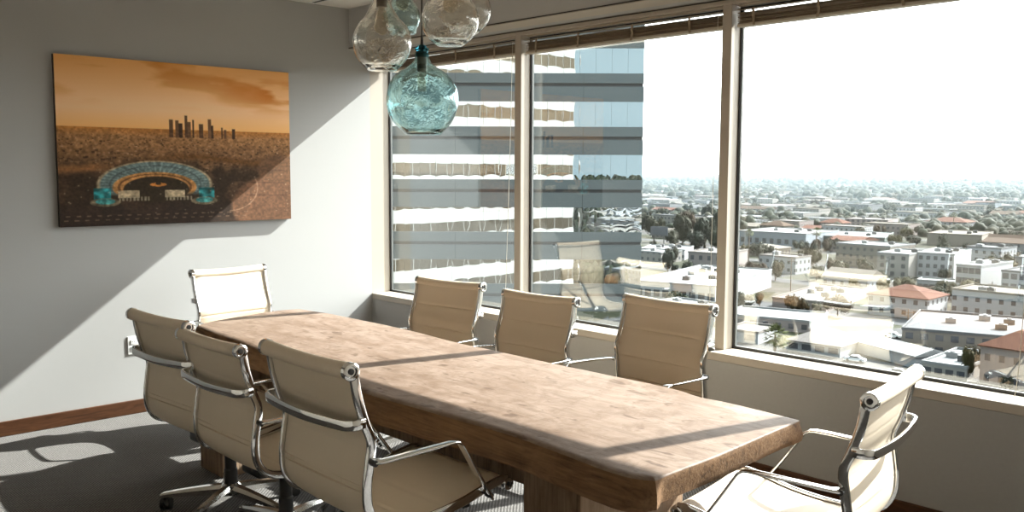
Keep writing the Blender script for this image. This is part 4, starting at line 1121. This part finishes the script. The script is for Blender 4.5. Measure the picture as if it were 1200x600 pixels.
# ------------------------------------------------------------------ fill: the city between and beyond
def free(x, y, r): return all((x-a)**2+(y-b)**2 > (r+c)**2 for a, b, c in FOOT)
rf = random.Random(21)
ORD = ['', 'first', 'second', 'third', 'fourth', 'fifth', 'sixth', 'seventh', 'eighth', 'ninth', 'tenth', 'eleventh', 'twelfth', 'thirteenth', 'fourteenth', 'fifteenth', 'sixteenth', 'seventeenth', 'eighteenth', 'nineteenth', 'twentieth']
cands = []
for tr in range(9000):
    py = 200.5+rf.random()**1.35*175 if tr % 3 else 215+rf.random()*50
    px = rf.uniform(742, 1222)
    if py > 372: continue
    P = ground_at(px, py); d = (P-CAM).dot(fw)
    if d > 1700 or d < 250: continue
    cands.append((P, d, px, py))
PB, PT = [], []
for P, d, px, py in cands:
    if len(PB) >= 240 and len(PT) >= 265: break
    big = 1 if d < 700 else 1.25
    if rf.random() < .55 and len(PB) < 240:
        w = rf.uniform(12, 38)*big; dp = rf.uniform(12, 24)*big; r = max(w, dp)*.55
        if free(P.x+w/2, P.y+dp/2, r) : PB.append((P, d, px, w, dp)); FOOT.append((P.x+w/2, P.y+dp/2, r*.9))
    elif len(PT) < 265:
        r = rf.uniform(2.4, 4.6)*(1 if d < 800 else 1.4)
        if free(P.x, P.y, r*.7): PT.append((P, d, px, r)); FOOT.append((P.x, P.y, r*.7))
items = []
for P, d, px, w, dp in PB:
    wall = rf.choice(['white', 'white', 'white', 'cream', 'cream', 'tan', 'grey', 'pink', 'blue']); kind = rf.choice(['flat', 'flat', 'flat', 'gable', 'hip'])
    roof = rf.choice(['white', 'white', 'grey', 'tan', 'pale']) if kind == 'flat' else rf.choice(['red', 'brown', 'grey', 'tan'])
    h = rf.choice([4, 4.5, 6.5, 7, 9.5]) if kind == 'flat' else rf.choice([3.6, 6])
    band = 'middle distance' if d < 620 else ('far blocks' if d < 1000 else 'hazy far city')
    items.append([wall, kind, roof, band, px, P, w, dp, h, d])
rn = {'flat': 'flat-roofed', 'gable': 'gabled', 'hip': 'hip-roofed'}
def key(i): return (i[0], i[1], i[3]) if i[1] == 'flat' else (i[0], i[1], i[2], i[3])
def words_for(i): return f'{i[0]} flat-roofed building' if i[1] == 'flat' else f'{i[0]} {i[2]}-{"gabled" if i[1]=="gable" else "hipped"} building'
cls = {}
for it in items: cls.setdefault(key(it), []).append(it)
for kx, L in cls.items():
    L.sort(key=lambda i: i[4])
    for q, it in enumerate(L):
        wd = words_for(it)
        if it[3] == 'hazy far city':
            lab = f'{wd} in the hazy far city near the horizon'; grp = f'{wd}s in the hazy far city'
        elif len(L) == 1: lab = f'only {wd} in the {it[3]} of the city view'; grp = None
        else: lab = f'{ORD[q+1]} from left of {len(L)} {wd}s in the {it[3]}'; grp = f'{wd}s in the {it[3]}'
        building(lab, it[5], R(rf.choice([0, 0, 0, 2, -3])), it[6], it[7], it[8], it[0], it[2], kind=it[1], rise=rf.uniform(1.8, 3), units=(2 if it[1] == 'flat' and it[9] < 520 else 0), group=grp, seed=q)
tr_items = []
for P, d, px, r in PT:
    col = rf.choice(['dark green', 'dark green', 'olive', 'olive', 'mid green', 'mid green', 'yellow-green', 'russet']); var = rf.choice([0, 1, 2, 3, 4, 5 if rf.random() < .5 else 1])
    band = 'middle distance' if d < 620 else ('far blocks' if d < 1000 else 'hazy far city')
    tr_items.append([col, ['round', 'spreading', 'pointed'][[0, 0, 0, 1, 1, 2][var]], band, px, P, r, var])
cls = {}
for it in tr_items: cls.setdefault((it[0], it[1], it[2]), []).append(it)
for kx, L in cls.items():
    L.sort(key=lambda i: i[3])
    for q, it in enumerate(L):
        wd = f'{it[0]} {it[1]} tree'
        if it[2] == 'hazy far city': lab, grp = f'{wd} in the hazy far city near the horizon', f'{wd}s in the hazy far city'
        elif len(L) == 1: lab, grp = f'only {wd} in the {it[2]} of the city view', None
        else: lab, grp = f'{ORD[min(q+1, 20)]} from the left of {len(L)} {wd}s in the {it[2]}', f'{wd}s in the {it[2]}'
        r = it[5]*(.75 if it[6] == 5 else 1)
        tree(lab, it[4], r, r*rf.uniform(1.5, 2.1), it[0], it[6], grp)
# what nobody could count: the roofs and woods toward the horizon
MB_ = [WM['white'], WM['cream'], WM['tan'], WM['grey'], WM['pink']]
MIR = Vector((CAM.x, CAM.y, 0))+fh*(2*TD)
def far_point(d, mirrored):
    px = rf.uniform(680, 770) if mirrored else rf.uniform(700, 1280)
    v = ray(px, 300); v = Vector((v.x, v.y, 0)).normalized()
    return MIR+(v-fh*(2*v.dot(fh)))*(d+60) if mirrored else Vector((CAM.x, CAM.y, 0))+v*d
class Soup:
    def __init__(s): s.v, s.f, s.m = [], [], []
    def add(s, vs, fs, m):
        b = len(s.v); s.v += vs; s.f += [tuple(b+i for i in q) for q in fs]; s.m += [m]*len(fs)
    def build(s, name, mats, smooth=False):
        me = bpy.data.meshes.new(name); me.from_pydata(s.v, [], s.f); me.polygons.foreach_set('material_index', s.m)
        if smooth: me.polygons.foreach_set('use_smooth', [True]*len(s.f))
        me.update()
        return link(name, me, mats, None, (0, 0, GZ))
BF = ((0, 1, 3, 2), (4, 6, 7, 5), (0, 4, 5, 1), (2, 3, 7, 6), (0, 2, 6, 4), (1, 5, 7, 3))
bs, ts = Soup(), Soup()
for i in range(5600):
    mir = i >= 5100
    d = 1050+3900*rf.random()**1.2 if not mir else 250+2500*rf.random()**1.5
    P = far_point(d, mir)
    if d < 1750 and not mir and not free(P.x, P.y, 9): continue
    w = rf.uniform(9, 34)*(1 if d < 2000 else 1.5); dp = rf.uniform(9, 22); h = rf.choice([3.5, 4, 5, 6.5, 9])
    bs.add([(x, y, z) for x in (P.x, P.x+w) for y in (P.y, P.y+dp) for z in (0, h)], BF, rf.choice([0, 0, 0, 1, 1, 2, 3, 4]))
tb_ = bmesh.new(); bmesh.ops.create_icosphere(tb_, subdivisions=2, radius=1); tb_.verts.index_update()
IV = [v.co.copy() for v in tb_.verts]; IF = [tuple(v.index for v in f.verts) for f in tb_.faces]; tb_.free()
for i in range(12800):
    mir = i >= 12000
    d = 640+4300*rf.random()**1.2 if not mir else 250+2500*rf.random()**1.5
    P = far_point(d, mir)
    r = rf.uniform(2.2, 4.8)*(1 if d < 1300 else 1.5)*(1 if d < 2400 else 1.5)
    if d < 1750 and not mir and not free(P.x, P.y, r*.5): continue
    sz = rf.uniform(.8, 1.25); s1 = rf.uniform(0, 50); vs = []
    for c in IV:
        k_ = r*(1+.32*mn.noise(c*1.9+Vector((s1, 0, 0)))+.25*mn.noise(c*5+Vector((0, s1, 0)))); vs.append((P.x+c.x*k_, P.y+c.y*k_, r*sz*.8+c.z*k_*sz))
    ts.add(vs, IF, rf.randrange(3))
o = bs.build('distant_rooftops', MB_); tag(o, 'countless small pale buildings of the city toward the horizon', 'city', kind='stuff')
o = ts.build('distant_woods', [LM['dark green'], LM['olive'], LM['mid green']], True); tag(o, 'countless tree tops between the far roofs toward the horizon', 'trees', kind='stuff')
# ------------------------------------------------------------------ haze over the far city
HAZE_D, HAZE_C, HAZE_G = 1/1900, (.27, .335, .37), .0
k = NT('city_haze'); vs = k.n('VolumeScatter'); vs.inputs['Color'].default_value = (*HAZE_C, 1); vs.inputs['Density'].default_value = HAZE_D; vs.inputs['Anisotropy'].default_value = HAZE_G
k.l(vs.outputs[0], k.out.inputs['Volume'])
bm = bmesh.new(); box(bm, -3600, 3600, 640, 7500, .2, 140)
o = obj('haze', bm, k.m, None, (CAM.x, CAM.y, GZ)); o.rotation_euler = (0, 0, R(25)); tag(o, 'pale haze lying over the far city', 'haze', kind='stuff')

# ------------------------------------------------------------------ light
SUN, SKY = 18.0, 8.8
ld = bpy.data.lights.new('sun', 'SUN'); ld.energy = SUN; ld.angle = R(.53); ld.color = (1.0, .98, .95)
lo = bpy.data.objects.new('sun', ld); COL.objects.link(lo)
lo.rotation_euler = Vector((.24, 1.0, .735)).to_track_quat('Z', 'Y').to_euler(); lo.location = (10, 40, 40)
w = bpy.data.worlds.new('sky'); scene.world = w; w.use_nodes = True; nt = w.node_tree; nt.nodes.clear()
out = nt.nodes.new('ShaderNodeOutputWorld'); bg = nt.nodes.new('ShaderNodeBackground'); tc = nt.nodes.new('ShaderNodeTexCoord'); sx = nt.nodes.new('ShaderNodeSeparateXYZ'); rp = nt.nodes.new('ShaderNodeValToRGB')
nt.links.new(tc.outputs['Generated'], sx.inputs[0])
# hazy sky: white and bright on the sun's side, blue and dimmer away from it
dt = nt.nodes.new('ShaderNodeVectorMath'); dt.operation = 'DOT_PRODUCT'; nt.links.new(tc.outputs['Generated'], dt.inputs[0]); dt.inputs[1].default_value = Vector((.24, 1.0, .45)).normalized()
mr = nt.nodes.new('ShaderNodeMapRange'); mr.inputs['From Min'].default_value = -.6; mr.inputs['From Max'].default_value = .95; nt.links.new(dt.outputs['Value'], mr.inputs['Value'])
e = rp.color_ramp.elements; e[0].position = 0.0; e[0].color = (.10, .127, .138, 1); e[1].position = 1; e[1].color = (1, 1, 1, 1)
q = e.new(.45); q.color = (.155, .185, .20, 1); q = e.new(.7); q.color = (.42, .45, .47, 1)
nt.links.new(mr.outputs[0], rp.inputs[0])
nz = nt.nodes.new('ShaderNodeTexNoise'); nz.inputs['Scale'].default_value = 3.0; nz.inputs['Detail'].default_value = 6; nt.links.new(tc.outputs['Generated'], nz.inputs['Vector'])
r2 = nt.nodes.new('ShaderNodeMapRange'); r2.inputs['From Min'].default_value = .35; r2.inputs['From Max'].default_value = .7; r2.inputs['To Min'].default_value = .93; r2.inputs['To Max'].default_value = 1.12; nt.links.new(nz.outputs[0], r2.inputs['Value'])
mx = nt.nodes.new('ShaderNodeVectorMath'); mx.operation = 'SCALE'; nt.links.new(rp.outputs[0], mx.inputs[0]); nt.links.new(r2.outputs[0], mx.inputs['Scale'])
nt.links.new(mx.outputs[0], bg.inputs['Color']); bg.inputs['Strength'].default_value = SKY; nt.links.new(bg.outputs[0], out.inputs[0])
# ------------------------------------------------------------------ render look
vsx = scene.view_settings; scene.display_settings.display_device = 'sRGB'; vsx.view_transform = 'Standard'; vsx.look = 'None'; vsx.gamma = 1; vsx.exposure = 0.42; vsx.use_curve_mapping = False
cy = scene.cycles; cy.use_denoising = True; cy.max_bounces = 14; cy.diffuse_bounces = 7; cy.glossy_bounces = 5; cy.transmission_bounces = 10; cy.transparent_max_bounces = 28; cy.sample_clamp_indirect = 6.0; cy.caustics_reflective = False; cy.caustics_refractive = False; cy.blur_glossy = .5
try: cy.denoiser = 'OPENIMAGEDENOISE'; cy.denoising_input_passes = 'RGB_ALBEDO_NORMAL'
except Exception: pass
